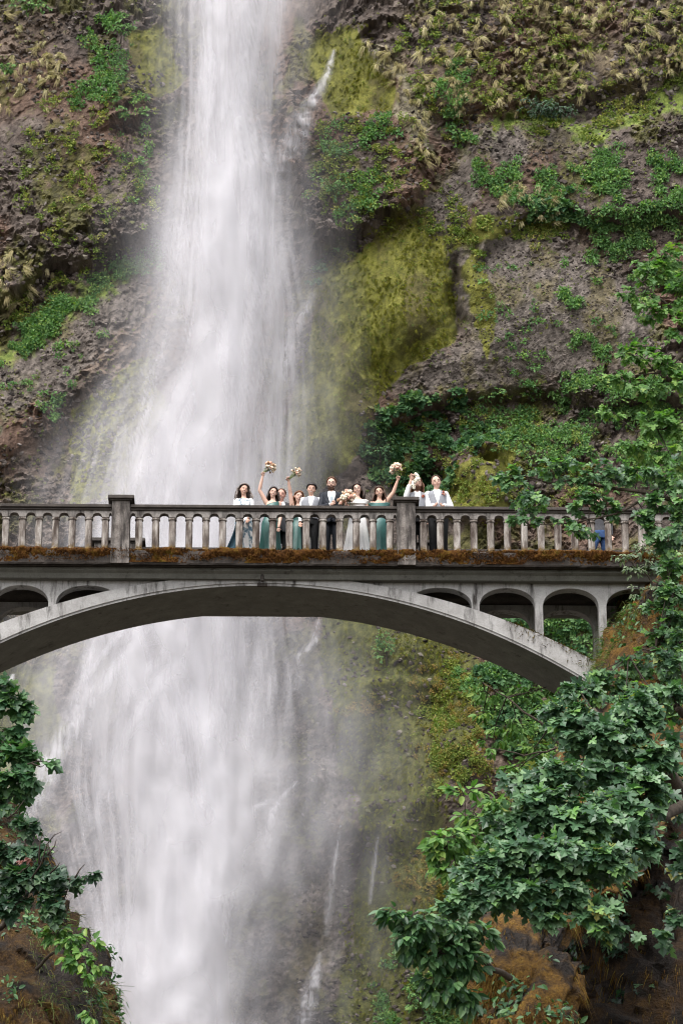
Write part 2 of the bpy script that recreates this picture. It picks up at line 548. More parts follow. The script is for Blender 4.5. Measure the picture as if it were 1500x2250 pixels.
def cliff_material():
    a = NT('cliff_rock')
    col = a.attr('base_tone', 'Color')
    f = a.noise(26.0, 3, 0.75)
    c = a.mix(1.0, col, a.ramp(f, [(0.3, (0.48, 0.48, 0.48)), (0.7, (1.55, 1.55, 1.55))]), 'MULTIPLY')
    n = a.bump(f, 0.8, 0.09)
    return a.done(a.pbsdf(c, 0.72, 0.3, n))
_tone = cliff_colour(U, Vv, RG)
_ca = cl_me.attributes.new('base_tone', 'FLOAT_COLOR', 'POINT')
_ca.data.foreach_set('color', np.concatenate([_tone, np.ones((len(_tone), 1))], 1).astype(np.float32).ravel())
M['cliff'] = cliff_material()
cliff = link('cliff', cl_me, M['cliff'])
tag(cliff, 'basalt cliff wall with moss aprons and ledges behind the footbridge', kind='structure')

_D2 = P1[:, 1].reshape(GX.shape)
def cliff_y(x, z):
    """depth of the rock surface at x, z"""
    i = np.clip(np.searchsorted(cX, x) - 1, 0, len(cX) - 2); j = np.clip(np.searchsorted(cZ, z) - 1, 0, len(cZ) - 2)
    fx = np.clip((x - cX[i]) / (cX[i + 1] - cX[i]), 0, 1); fz = np.clip((z - cZ[j]) / (cZ[j + 1] - cZ[j]), 0, 1)
    return (_D2[j, i] * (1 - fx) + _D2[j, i + 1] * fx) * (1 - fz) + (_D2[j + 1, i] * (1 - fx) + _D2[j + 1, i + 1] * fx) * fz

# ground far below the frame: the pool and its rocky shore
gr = MB(); gr.box(-600, 600, -700, 700, -31.5, -29.0)
simple('ground_rock', (0.10, 0.09, 0.075), 0.9, 0.2, 0.4, 0.5, 0.4, 0.1)
tag(gr.build('ground', M['ground_rock']), 'dark rocky ground far below the bridge', kind='structure')

# ================================================================== THE WATERFALL
def px_grid(u0, u1, v0, v1, step, Y):
    us = np.arange(u0, u1 + step, step); vs_ = np.arange(v0, v1 + step, step)
    gu, gv = np.meshgrid(us, vs_)
    d = RGT[None] * ((gu.ravel() - 750) / FPX)[:, None] + UPV[None] * ((1125 - gv.ravel()) / FPX)[:, None] + FWD[None]
    t = (Y - CAM[1]) / d[:, 1]
    return gu.ravel(), gv.ravel(), CAM[None] + d * t[:, None], len(vs_), len(us)

# profile of the falling column by height in the photo: (v, centre, half width)
CORE = [(-200, 512, 78), (0, 508, 78), (120, 502, 60), (250, 500, 52), (400, 520, 66), (600, 515, 68), (720, 505, 44), (800, 495, 38), (880, 470, 76), (1000, 435, 118), (1110, 420, 132),
        (1300, 390, 180), (1400, 385, 180), (1500, 410, 150), (1600, 430, 115), (1750, 448, 85), (1900, 450, 62), (2080, 440, 50), (2170, 400, 60), (2300, 370, 70), (2500, 360, 80)]
BODY = [(-200, 525, 98), (0, 525, 98), (200, 515, 92), (400, 508, 94), (560, 505, 108), (680, 508, 124), (800, 490, 135), (880, 460, 160), (980, 430, 185), (1100, 412, 198),
        (1300, 405, 205), (1450, 388, 245), (1600, 372, 280), (1750, 368, 285), (1900, 362, 235), (2050, 350, 180), (2250, 330, 165), (2500, 320, 160)]
VEIL = [(-200, 515, 128), (0, 515, 128), (300, 508, 132), (480, 500, 145), (620, 502, 158), (760, 492, 165), (900, 455, 192), (1050, 418, 222), (1300, 400, 260), (1500, 410, 285),
        (1700, 425, 300), (1850, 435, 295), (2000, 430, 285), (2250, 410, 280), (2500, 400, 280)]

def prof(v, tab):
    t = np.asarray(tab, float)
    return np.interp(v, t[:, 0], t[:, 1]), np.interp(v, t[:, 0], t[:, 2])

def water_material(name, bright, streak=0.0):
    a = NT(name)
    al = a.attr('cover')
    if streak:
        al = a.math('MULTIPLY', al, a.remap(a.noise(streak, 3, 0.6, a.mapped((1.0, 1.0, 0.14))), 0.30, 0.62, 0.15, 1.0), clamp=True)
    dif = a.n('ShaderNodeBsdfDiffuse'); dif.inputs['Color'].default_value = (*bright, 1)
    trl = a.n('ShaderNodeBsdfTranslucent'); trl.inputs['Color'].default_value = (*bright, 1)
    mx = a.n('ShaderNodeMixShader'); mx.inputs[0].default_value = 0.35
    a.t.links.new(dif.outputs[0], mx.inputs[1]); a.t.links.new(trl.outputs[0], mx.inputs[2])
    tr = a.n('ShaderNodeBsdfTransparent')
    m2 = a.n('ShaderNodeMixShader')
    a.t.links.new(al, m2.inputs[0]); a.t.links.new(tr.outputs[0], m2.inputs[1]); a.t.links.new(mx.outputs[0], m2.inputs[2])
    return a.done(m2.outputs[0])

WB = (0.665, 0.652, 0.680)
M['water'] = water_material('water', WB)
M['water_thread'] = water_material('water_thread', WB, 5.0)

falls = empty('waterfall', at(520, 2300, CLY - 3))
tag(falls, 'tall white waterfall plunging in veils and mist behind the footbridge', kind='structure')

def keep_faces(F, d, thr=0.012):
    return F[(d[F] > thr).any(1)]

def sheet(name, tab, Y, bulge, seed, p=2.0, dens=1.0, wob=26, su=5, sv=10, streak=(22, 260), con=.5, plume=(70, 190), pcon=.6, fn=None):
    """one curtain of falling water: a wavy surface whose cover thins out to droplets"""
    ext = max(t[2] for t in tab) * 1.9
    us = np.arange(440 - ext, 500 + ext, su); vs_ = np.arange(-160, 2420, sv)
    gu, gv = np.meshgrid(us, vs_); u = gu.ravel(); v = gv.ravel()
    d3 = RGT[None] * ((u - 750) / FPX)[:, None] + UPV[None] * ((1125 - v) / FPX)[:, None] + FWD[None]
    tY = Y + 0.10 * (CAM[2] + d3[:, 2] * ((Y - CAM[1]) / d3[:, 1]) - 6) * 1.06
    P = CAM[None] + d3 * ((tY - CAM[1]) / d3[:, 1])[:, None]
    c, hw = prof(v, tab)
    uw = u + (fbm(u / 60, v / 150, 4, seed) - .5) * 2 * wob
    x = (uw - c) / hw
    d = np.exp(-np.abs(x) ** p * 1.25)
    fan = (u - c) / (hw / 150.0)                                # streaks follow the spread of the falls
    st = .6 * fbm(fan / streak[0], v / streak[1], 4, seed + 3, .6) + .4 * fbm(fan / (streak[0] * .35), v / (streak[1] * .7), 3, seed + 4)
    pl = fbm((u - c) / plume[0], v / plume[1], 5, seed + 5)
    d = d * (1 - con + 2 * con * sst(.32, .66, st)) * (1 - pcon + 1.7 * pcon * sst(.3, .70, pl)) * dens
    if fn is not None: d = d * fn(u, v)
    xb = (u - c) / (hw * 1.6)
    P[:, 1] -= bulge * (np.clip(1 - xb ** 2, -2, 1)) + (fbm(u / 45, v / 120, 3, seed + 9) - .5) * .9
    d = 1 - np.exp(-1.5 * np.clip(d * sst(ext * 1.0 + 20, ext * .8, np.abs(u - 470)), 0, 3))
    me = np_mesh(name, P, keep_faces(grid_faces(len(vs_), len(us)), d))
    vattr(me, 'cover', d)
    o = link(name, me, M['water'], falls)
    o.matrix_parent_inverse = Matrix.Translation(-falls.location)
    return o

def core_dens(u, v):                            # the column thins where it strikes the wall and comes apart
    return interp_poly(v, [(-200, 1.1), (560, 1.1), (760, .9), (860, .55), (980, .7), (1200, .70), (1400, .36), (1550, .32), (1750, .66), (2050, .85), (2150, .45), (2250, .35)])
def low_dens(u, v):
    return interp_poly(v, [(-200, .9), (700, 1), (1200, .85), (1400, .62), (1600, .52), (1900, .52), (2250, .50)])
sheet('water_curtain', CORE, CLY - 3.6, 1.0, 101, 2.2, 0.95, 16, 3.5, 9, (13, 480), .62, (40, 520), .5, core_dens)
sheet('water_curtain', CORE, CLY - 3.0, 0.8, 131, 2.0, 0.72, 26, 3.5, 9, (11, 420), .70, (44, 460), .5, core_dens)
sheet('water_curtain', BODY, CLY - 2.6, 0.9, 161, 2.3, 0.52, 28, 4, 10, (12, 360), .75, (46, 520), .62, low_dens)
sheet('water_curtain', BODY, CLY - 2.2, 0.9, 171, 2.0, 0.44, 34, 4, 10, (9, 300), .85, (52, 440), .62, low_dens)
sheet('mist_veil', BODY, CLY - 4.2, 0.9, 191, 1.8, 0.30, 40, 9, 14, (40, 620), .45, (70, 700), .40, low_dens)
sheet('mist_veil', VEIL, CLY - 4.9, 1.2, 211, 1.8, 0.31, 60, 11, 16, (80, 520), .3, (110, 560), .6)
sheet('mist_veil', VEIL, CLY - 5.8, 1.4, 241, 1.6, 0.24, 70, 11, 16, (120, 420), .1, (150, 300), .8)

def ribbon(pts, seed, Y=None, widen=1.0, mat='water_thread'):
    """side stream running down the rock: (u, v, half width, density)"""
    pts = np.asarray(pts, float)
    n = 60; t = np.linspace(0, len(pts) - 1, n)
    q = np.stack([np.interp(t, np.arange(len(pts)), pts[:, k]) for k in range(4)], 1)
    m = 17; sx = np.linspace(-1, 1, m)
    V = []; D = []
    for i in range(n):
        for s_ in sx:
            u = q[i, 0] + s_ * q[i, 2] * widen * 1.6; v = q[i, 1]
            p = at(u, v, CLY)
            if Y is None: y = float(cliff_y(np.array([p[0]]), np.array([p[2]]))[0])
            else: y = Y + .10 * (p[2] - 6)
            p = at(u, v, y - 0.25 - 0.15 * (1 - s_ * s_))
            V.append(p); D.append(q[i, 3] * math.exp(-2.2 * s_ * s_) * (0 if i in (0, n - 1) else 1))
    me = np_mesh('stream', np.array(V), grid_faces(n, m))
    vattr(me, 'cover', np.clip(np.array(D) * .9, 0, 1))
    o = link('stream', me, M[mat], falls)
    o.matrix_parent_inverse = Matrix.Translation(-falls.location)

ribbon([(735, 105, 4, .5), (718, 165, 8, .8), (690, 215, 14, 1), (662, 265, 22, 1), (638, 320, 26, .9), (615, 380, 24, .4)], 1)
ribbon([(690, 640, 6, .3), (650, 720, 18, .7), (620, 800, 22, .7), (590, 900, 24, .5), (570, 1000, 24, .3)], 2)
ribbon([(215, 1480, 8, .4), (195, 1530, 14, 1), (150, 1600, 16, 1.1), (110, 1670, 20, 1.1), (85, 1740, 24, .8), (70, 1800, 30, .3)], 3)
ribbon([(655, 1715, 4, .5), (625, 1745, 8, 1.1), (598, 1785, 8, 1.2), (590, 1850, 10, .9), (580, 1900, 12, .3)], 4)
ribbon([(600, 1755, 10, .7), (560, 1775, 16, 1.1), (535, 1810, 18, 1.1), (525, 1860, 20, .5)], 5)
ribbon([(830, 1835, 3, .5), (822, 1900, 5, .9), (815, 1965, 5, .6), (812, 1990, 4, .1)], 6)
ribbon([(752, 1790, 3, .4), (738, 1880, 6, .8), (725, 1980, 8, .7), (715, 2060, 8, .2)], 7)
ribbon([(705, 2090, 5, .3), (690, 2150, 12, .9), (672, 2220, 16, 1), (660, 2300, 16, .6)], 8)
ribbon([(30, 1480, 5, .6), (15, 1520, 8, 1), (0, 1560, 8, .6)], 9)
ribbon([(700, 1360, 6, .4), (690, 1410, 10, .8), (660, 1440, 12, .8), (650, 1520, 10, .3)], 10)
ribbon([(450, 1460, 8, .4), (400, 1480, 14, .8), (330, 1540, 16, .8), (280, 1620, 18, .4)], 11)

# brighter clots of water that race ahead of the veil and end in points
def plume(pts, seed): ribbon(pts, seed, CLY - 4.4, 1.0, 'water_thread')
for i, q in enumerate([
    [(462, 60, 4, .2), (466, 140, 16, .8), (462, 220, 14, .9), (456, 290, 5, .5)], [(520, 40, 8, .2), (530, 160, 22, .7), (520, 300, 18, .5), (512, 380, 4, .2)],
    [(548, 330, 6, .2), (556, 450, 22, .7), (548, 540, 20, .7), (540, 610, 4, .3)], [(452, 440, 5, .2), (446, 540, 16, .9), (448, 600, 4, .5)],
    [(505, 560, 10, .3), (506, 660, 20, .9), (498, 740, 14, 1), (485, 800, 8, 1), (476, 840, 3, .5)], [(520, 720, 5, .3), (500, 780, 9, .9), (492, 850, 3, .4)],
    [(440, 800, 8, .2), (400, 870, 20, .5), (350, 960, 24, .6), (310, 1060, 20, .4), (300, 1110, 10, .1)], [(360, 850, 8, .2), (310, 930, 16, .5), (270, 1020, 16, .5), (255, 1100, 8, .2)],
    [(480, 880, 8, .2), (470, 960, 22, .6), (455, 1060, 20, .5), (450, 1120, 8, .2)],
    [(420, 1370, 10, .3), (370, 1430, 22, .8), (310, 1490, 20, .8), (270, 1570, 12, .5), (250, 1640, 5, .2)], [(230, 1380, 10, .3), (200, 1440, 16, .7), (175, 1520, 14, .6), (150, 1590, 6, .3)],
    [(520, 1360, 14, .3), (500, 1480, 26, .7), (490, 1600, 22, .6), (480, 1720, 8, .3)], [(470, 1560, 8, .3), (455, 1700, 20, .9), (448, 1820, 16, 1), (434, 1930, 8, .9), (431, 1990, 3, .6)],
    [(490, 1600, 6, .3), (480, 1760, 16, .9), (470, 1880, 12, 1), (455, 1960, 4, .7)], [(500, 1740, 6, .3), (492, 1880, 14, .9), (478, 1980, 10, .9), (470, 2035, 3, .6)],
    [(330, 1540, 10, .2), (310, 1650, 24, .5), (300, 1760, 18, .4), (295, 1850, 6, .2)], [(400, 1900, 10, .2), (380, 2020, 24, .6), (350, 2120, 18, .5), (335, 2200, 6, .3)],
    [(600, 1380, 8, .2), (592, 1500, 18, .5), (580, 1640, 16, .4), (575, 1720, 5, .1)], [(240, 1900, 8, .1), (235, 2040, 22, .5), (230, 2180, 20, .4), (228, 2260, 8, .2)]]):
    plume(q, 50 + i)
for i, q in enumerate([
    [(340, 1370, 8, .3), (260, 1460, 18, .9), (190, 1560, 16, .8), (140, 1660, 14, .5), (115, 1740, 8, .2)], [(290, 1365, 8, .3), (225, 1440, 14, .8), (165, 1530, 12, .6), (130, 1600, 6, .2)],
    [(440, 1400, 8, .2), (360, 1490, 22, .8), (290, 1590, 20, .7), (235, 1700, 16, .5), (210, 1800, 8, .2)], [(500, 1420, 8, .2), (430, 1520, 20, .7), (370, 1620, 20, .6), (330, 1740, 12, .3)],
    [(570, 1400, 8, .2), (560, 1520, 16, .6), (545, 1650, 16, .5), (530, 1780, 10, .3), (525, 1840, 5, .1)], [(640, 1420, 6, .2), (632, 1520, 12, .5), (620, 1640, 12, .4), (612, 1740, 6, .2)]]):
    plume(q, 80 + i)
# ================================================================== THE FOOTBRIDGE
def concrete(name, light, dark, stain, moss_amt=0.0, streak=True):
    a = NT(name)
    n1 = a.noise(3.0, 6, 0.62)
    fine = a.noise(28, 5, 0.7)
    c = a.ramp(a.math('MULTIPLY_ADD', fine, 0.4, a.math('MULTIPLY', n1, 0.6)), [(0.32, dark), (0.52, tuple((x + y) / 2 for x, y in zip(dark, light))), (0.68, light)])
    st = a.noise(5.0, 6, 0.7, a.mapped((1.0, 1.0, 0.18 if streak else 1.0)))
    c = a.mix(a.remap(st, 0.62 - stain, 0.80 - stain), c, (0.030, 0.025, 0.022))
    lich = a.noise(46, 4, 0.75)
    c = a.mix(a.remap(lich, 0.60, 0.68, 0, 0.45), c, (0.045, 0.036, 0.030))
    if moss_amt:
        mo = a.noise(2.4, 6, 0.7)
        c = a.mix(a.remap(mo, 0.72 - moss_amt, 0.80 - moss_amt, 0, 0.9), c, a.ramp(fine, [(0.3, (0.060, 0.030, 0.006)), (0.7, (0.15, 0.10, 0.016))]))
    n = a.bump(a.math('ADD', fine, a.noise(90, 3)), 0.35, 0.015)
    M[name] = a.done(a.pbsdf(c, 0.85, 0.3, n))
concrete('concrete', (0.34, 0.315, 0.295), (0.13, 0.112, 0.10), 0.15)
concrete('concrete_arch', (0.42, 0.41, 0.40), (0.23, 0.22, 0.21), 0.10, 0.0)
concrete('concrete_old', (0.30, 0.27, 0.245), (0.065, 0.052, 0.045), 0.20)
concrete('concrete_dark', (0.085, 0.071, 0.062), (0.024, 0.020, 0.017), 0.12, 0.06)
concrete('concrete_shaded', (0.165, 0.163, 0.145), (0.085, 0.083, 0.072), 0.05, streak=False)  # darker concrete with the shade of soffit and haunch in its colour

def moss_material(name, stops):
    a = NT(name)
    f = a.noise(5.0, 6, 0.78); g = a.noise(70, 4, 0.7)
    c = a.ramp(a.math('MULTIPLY_ADD', g, 0.45, a.math('MULTIPLY', f, 0.55)), stops)
    n = a.bump(g, 0.9, 0.03)
    M[name] = a.done(a.pbsdf(c, 0.95, 0.1, n))
moss_material('moss_orange', [(0.36, (0.014, 0.009, 0.005)), (0.45, (0.052, 0.022, 0.007)), (0.53, (0.100, 0.042, 0.009)), (0.59, (0.095, 0.064, 0.010)), (0.68, (0.17, 0.145, 0.018))])
moss_material('moss_olive', [(0.34, (0.025, 0.018, 0.006)), (0.50, (0.085, 0.058, 0.010)), (0.66, (0.17, 0.135, 0.020))])

BZ = R(1.0)
bridge = empty('footbridge', (0, 0, 0), BZ)
tag(bridge, 'weathered concrete arch footbridge with mossy deck edge crossing before the waterfall', 'footbridge')
_c, _s = math.cos(BZ), math.sin(BZ)
def to_local(p): return np.array([p[0] * _c + p[1] * _s, -p[0] * _s + p[1] * _c, p[2]])
def to_world(p): return np.array([p[0] * _c - p[1] * _s, p[0] * _s + p[1] * _c, p[2]])
def bl(px, py, y):
    """bridge-local point at local depth y seen at the pixel"""
    Y = y
    for _ in range(4):
        p = at(px, py, Y); q = to_local(p); Y += (y - q[1])
    return q
def bx(px, y=0.0): return bl(px, 1180, y)[0]

XL, XR = bx(-420), bx(1520)
WID = 2.25                                       # near parapet to far parapet
# ---- deck
deck = MB(); deck.box(XL, XR, 0.03, WID + 0.25, -0.30, -0.02); deck.build('deck', M['concrete_dark'], bridge)
for name, y0, y1 in (('kerb_beam', -0.10, 0.34), ('kerb_beam', WID - 0.06, WID + 0.38)):
    n = 240
    xs = np.linspace(XL, XR, n)
    prof_k = [(y0 + .02, -0.31), (y0, -0.28), (y0, -0.02), (y0 + .04, 0.02), (y1 - .04, 0.02), (y1, -0.02), (y1, -0.31)]
    V = []
    for i, x in enumerate(xs):
        for (y, z) in prof_k:
            j = 0.012 * (random.random() - .5)
            V.append((x, y + j, z + j))
    o = link(name, np_mesh(name, np.array(V), grid_faces(n, len(prof_k)), False), M['concrete_dark'], bridge)
# haunch below the kerb, set back, shade under the kerb put into its colour
h = MB()
for (y0, y1) in ((0.20, 0.46), (WID - .18, WID + .08)):
    s = 1 if y0 < 1 else -1
    fr = y0 if s > 0 else y1
    bk = y1 if s > 0 else y0
    n = 2
    for a_, b_ in ((XL, XR),):
        V = []; pr = [(fr - s * .12, -0.312), (fr - s * .12, -0.37), (fr - s * .05, -0.41), (fr, -0.50), (bk, -0.50), (bk, -0.312)]
        for x in (a_, b_):
            for (y, z) in pr: V.append((x, y, z))
        k = len(pr)
        h.add(V, [(i, (i + 1) % k, k + (i + 1) % k, k + i) for i in range(k)])
h.build('haunch', M['concrete_shaded'], bridge)

# ---- arch barrel: parabola measured from the photo, crown at pixel 575
XC = bx(575, .3)
YA0, YA1 = 0.28, 1.92
z_crown = bl(575, 1286, YA0)[2]
def zbot(x): d = (x - XC); return z_crown - 0.0452 * d * d - 0.00006 * d ** 4
def zthk(x): return 0.225 + 0.0075 * (x - XC) ** 2
def ztop(x): return zbot(x) + zthk(x)
n = 120
xs = np.linspace(bx(-420), bx(1345), n)
V = []
for x in xs:
    zb, zt = zbot(x), ztop(x)
    V += [(x, YA0 + .030, zb), (x, YA0 + .026, zb + .045), (x, YA0, zb + .052), (x, YA0, zt), (x, YA0 + .3, zt + .012), (x, YA1 - .3, zt + .012), (x, YA1, zt), (x, YA1, zb + .05), (x, YA1 - .03, zb)]
F = []
k = 9
for i in range(n - 1):
    for j in range(k - 1):
        F.append((i * k + j, (i + 1) * k + j, (i + 1) * k + j + 1, i * k + j + 1))
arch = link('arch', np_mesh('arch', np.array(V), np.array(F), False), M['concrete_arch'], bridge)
# soffit of the barrel (shade of the underside put into its darker colour)
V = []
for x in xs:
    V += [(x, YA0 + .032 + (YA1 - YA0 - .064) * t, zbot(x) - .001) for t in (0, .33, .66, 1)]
sof = link('soffit', np_mesh('soffit', np.array(V), grid_faces(n, 4)[:, ::-1], False), M['concrete_shaded'], arch)

# ---- spandrel arcades, front and back
cols = [bx(p, .4) for p in (-155, -17, 120, 1042, 1180, 1318, 1458)]
CW = 0.078
ZS = -0.98                                       # springing of the little arches
ZT = -0.498
def spandrel(y0, y1):
    seg = []
    xs_ = []
    for a_, b_ in ((cols[0], cols[1]), (cols[1], cols[2]), (cols[2], bx(245, .4)), (bx(915, .4), cols[3]), (cols[3], cols[4]), (cols[4], cols[5]), (cols[5], cols[6])):
        xs_.append((a_, b_))
    openings = []
    for i, (a_, b_) in enumerate(xs_):
        lo = a_ + (CW if i != 3 else 0); hi = b_ - (CW if i != 2 else 0)
        openings.append((lo, hi))
    x = np.unique(np.concatenate([np.linspace(cols[0] - .3, cols[6] + .3, 500)] + [np.array([lo, lo + 1e-4, hi - 1e-4, hi]) for lo, hi in openings]))
    zb = np.array([ztop(q) - 0.06 for q in x])
    for i, (lo, hi) in enumerate(openings):
        m = (x > lo) & (x < hi)
        if i in (2, 3):                          # end openings: half of a wider arch, cut by the ring
            half = 0.64
            c = (lo + half) if i == 2 else (hi - half)
        else:
            c = (lo + hi) / 2; half = (hi - lo) / 2
        e = np.clip(1 - np.abs((x - c) / half) ** 2.1, 0, 1) ** (1 / 2.1)
        top = ZS + (-0.60 - ZS) * e
        zb = np.where(m, np.maximum(top, zb), zb)
    zcol = np.array([ztop(q) - 0.06 for q in x])
    incol = np.zeros(len(x), bool)
    for cx in cols: incol |= np.abs(x - cx) <= CW + 1e-6
    zb = np.where(incol, np.minimum(ZS, -0.6), zb)
    zb = np.minimum(zb, ZT - 0.01)
    V = []
    for q, b in zip(x, zb): V += [(q, y0, b), (q, y0, ZT), (q, y1, ZT), (q, y1, b)]
    F = []
    for i in range(len(x) - 1):
        for a_, b_ in ((0, 1), (2, 3), (3, 0)):
            F.append((4 * i + a_, 4 * (i + 1) + a_, 4 * (i + 1) + b_, 4 * i + b_))
    return link('spandrel_wall', np_mesh('spandrel_wall', np.array(V), np.array(F), False), M['concrete_arch'], bridge)
for (y0, y1) in ((0.36, 0.62), (1.58, 1.84)):
    sw = spandrel(y0, y1)
    for cx in cols:
        c = MB()
        zf = min(ztop(cx), ZS) - 0.10
        w0 = CW + 0.002
        c.box(cx - w0, cx + w0, y0 - .004, y1 + .004, zf, ZS + 0.02)
        c.build('column', M['concrete_arch'], sw, bevel=.012)
# drain at the crown
d = MB()
dx = bx(577, .2)
d.tube([(dx, YA0 + .05, -0.36), (dx, YA0 - .10, -0.40), (dx, YA0 - .12, -0.56)], 0.035, 8)
d.box(dx - .10, dx + .10, YA0 - .012, YA0 + .06, zbot(dx) - .018, zbot(dx) + .05)
d.build('drain_pipe', M['concrete_dark'], bridge)

# ---- parapets
def baluster_mesh():
    b = MB()
    pr = [(.086, -0.02), (.086, .05), (.074, .075), (.070, .10), (.073, .35), (.072, .60), (.066, .672), (.064, .690), (.082, .697), (.086, .712), (.083, .728), (.072, .733), (.074, .765)]
    V = []; F = []
    n = 12
    def sq(a):
        c, s_ = math.cos(a), math.sin(a)
        r = 1.0 / (abs(c) ** 3.2 + abs(s_) ** 3.2) ** (1 / 3.2)
        return r * c, r * s_
    for r, z in pr:
        for k in range(n):
            cx, cy = sq(2 * math.pi * (k + .5) / n)
            V.append((r * cx, r * cy, z))
    for i in range(len(pr) - 1):
        for k in range(n): F.append((i * n + k, i * n + (k + 1) % n, (i + 1) * n + (k + 1) % n, (i + 1) * n + k))
    b.add(V, F)
    me = b.mesh('baluster'); me.materials.append(M['concrete_old'])
    return me
BAL = baluster_mesh()
def baluster_mat():
    a = NT('baluster_concrete')
    rnd = a.n('ShaderNodeObjectInfo').outputs['Random']
    off = a.n('ShaderNodeCombineXYZ')
    a.set(off.inputs[0], a.math('MULTIPLY', rnd, 37.0)); a.set(off.inputs[2], a.math('MULTIPLY', rnd, 11.0))
    ad = a.n('ShaderNodeVectorMath', operation='ADD'); a.t.links.new(a.coord(), ad.inputs[0]); a.t.links.new(off.outputs[0], ad.inputs[1])
    mp = a.n('ShaderNodeMapping'); a.t.links.new(ad.outputs[0], mp.inputs['Vector']); mp.inputs['Scale'].default_value = (1, 1, .22)
    n1 = a.noise(9, 6, 0.65, mp.outputs[0]); fine = a.noise(60, 4, 0.7, ad.outputs[0])
    c = a.ramp(n1, [(0.38, (0.050, 0.036, 0.029)), (0.50, (0.165, 0.140, 0.122)), (0.66, (0.37, 0.34, 0.31))])
    c = a.mix(a.remap(fine, 0.56, 0.66, 0, .6), c, (0.05, 0.038, 0.03))
    sep = a.n('ShaderNodeSeparateXYZ'); a.t.links.new(a.coord(), sep.inputs[0])
    low = a.math('ADD', sep.outputs[2], a.math('MULTIPLY', a.noise(14, 4, .6, ad.outputs[0]), -0.34))
    c = a.mix(a.remap(low, -0.10, 0.0, 0.9, 0), c, a.ramp(fine, [(0.35, (0.05, 0.022, 0.007)), (0.65, (0.16, 0.10, 0.015))]))
    n = a.bump(a.math('ADD', n1, fine), .5, .012)
    M['baluster'] = a.done(a.pbsdf(c, .85, .25, n))
baluster_mat()
BAL.materials[0] = M['baluster']

def parapet(y, spans, posts, name='parapet'):
    root = empty(name, (0, 0, 0), 0, bridge)
    for (bxs, xa, xb) in spans:
        # frieze with round-headed notches between the balusters
        xs_ = [xa]
        gaps = []
        edges = [xa] + list(bxs) + [xb]
        for i in range(len(edges) - 1):
            lo = edges[i] + (0.07 if i > 0 else 0.0); hi = edges[i + 1] - (0.07 if i < len(edges) - 2 else 0.0)
            if hi - lo > 0.04: gaps.append((lo, hi))
        x = [xa]
        z = [.74]
        for lo, hi in gaps:
            half = (hi - lo) / 2; c = (lo + hi) / 2
            x.append(lo); z.append(.745)
            for t in np.linspace(-1, 1, 13):
                x.append(c + half * t); z.append(.752 + .082 * math.sqrt(max(0, 1 - abs(t) ** 2.2)))
            x.append(hi); z.append(.745)
        x.append(xb); z.append(.745)
        V = []; F = []
        for q, b in zip(x, z): V += [(q, y - .078, b), (q, y - .078, .89), (q, y + .078, .89), (q, y + .078, b)]
        for i in range(len(x) - 1):
            for a_, b_ in ((0, 1), (2, 3), (3, 0)):
                F.append((4 * i + a_, 4 * (i + 1) + a_, 4 * (i + 1) + b_, 4 * i + b_))
        link('frieze', np_mesh('frieze', np.array(V), np.array(F), False), M['concrete'], root)
        cp = MB(); cp.box(xa, xb, y - .115, y + .115, .888, .93); cp.box(xa, xb, y - .155, y + .155, .932, 1.0)
        cp.build('coping', M['concrete_dark'], root, bevel=.012)
        for q in bxs:
            o = link('baluster', BAL, None, root, (q, y + random.uniform(-.004, .004), 0))
            o.rotation_euler = (0, 0, random.choice((0, math.pi / 2, math.pi)) + random.uniform(-.03, .03))
            o.scale = (random.uniform(.96, 1.04), 1, 1)
    for q in posts:
        p = MB()
        nseg = 14
        V = []
        for i in range(nseg + 1):
            z = -0.30 + (1.14 + .30) * i / nseg
            hw = .185
            for (sx, sy) in ((-1, -1), (-.9, -1), (.9, -1), (1, -1), (1, 1), (.9, 1), (-.9, 1), (-1, 1)):
                V.append((sx * hw + random.uniform(-.004, .004), sy * .19 + random.uniform(-.005, .005), z))
        F = [(i * 8 + j, i * 8 + (j + 1) % 8, (i + 1) * 8 + (j + 1) % 8, (i + 1) * 8 + j) for i in range(nseg) for j in range(8)]
        p.add(V, F)
        po = p.build('post', M['concrete_old'], root, loc=(q, y, 0))
        cpm = MB(); cpm.box(-.225, .225, -.225, .225, 1.06, 1.085); cpm.box(-.265, .265, -.265, .265, 1.087, 1.165)
        cpm.build('post_cap', M['concrete_dark'], po, bevel=.014)
    return root

NP = 0.05                                        # parapet centre line
posts_near = [bx(265, NP), bx(892, NP)]
sp = []
hw = .19
left = [bx(p, NP) for p in np.arange(231, -420, -36.5)][::-1]
mid = [bx(p, NP) for p in np.linspace(305, 856, 16)]
right = [bx(p, NP) for p in np.arange(930, 1520, 36.9)]
sp.append((left, XL, posts_near[0] - hw)); sp.append((mid, posts_near[0] + hw, posts_near[1] - hw)); sp.append((right, posts_near[1] + hw, XR))
parapet(NP, sp, posts_near)
FP = WID + .10
fposts = [bl(228, 1195, FP)[0], bl(292, 1195, FP)[0], bl(935, 1195, FP)[0]]
sf = []
e = [XL] + fposts + [XR]
for i in range(len(e) - 1):
    a_ = e[i] + (hw if i else 0); b_ = e[i + 1] - (hw if i < len(e) - 2 else 0)
    k = max(1, int((b_ - a_) / .345))
    sf.append(([a_ + (b_ - a_) * (j + .5) / k for j in range(k)], a_, b_))
parapet(FP, sf, fposts)

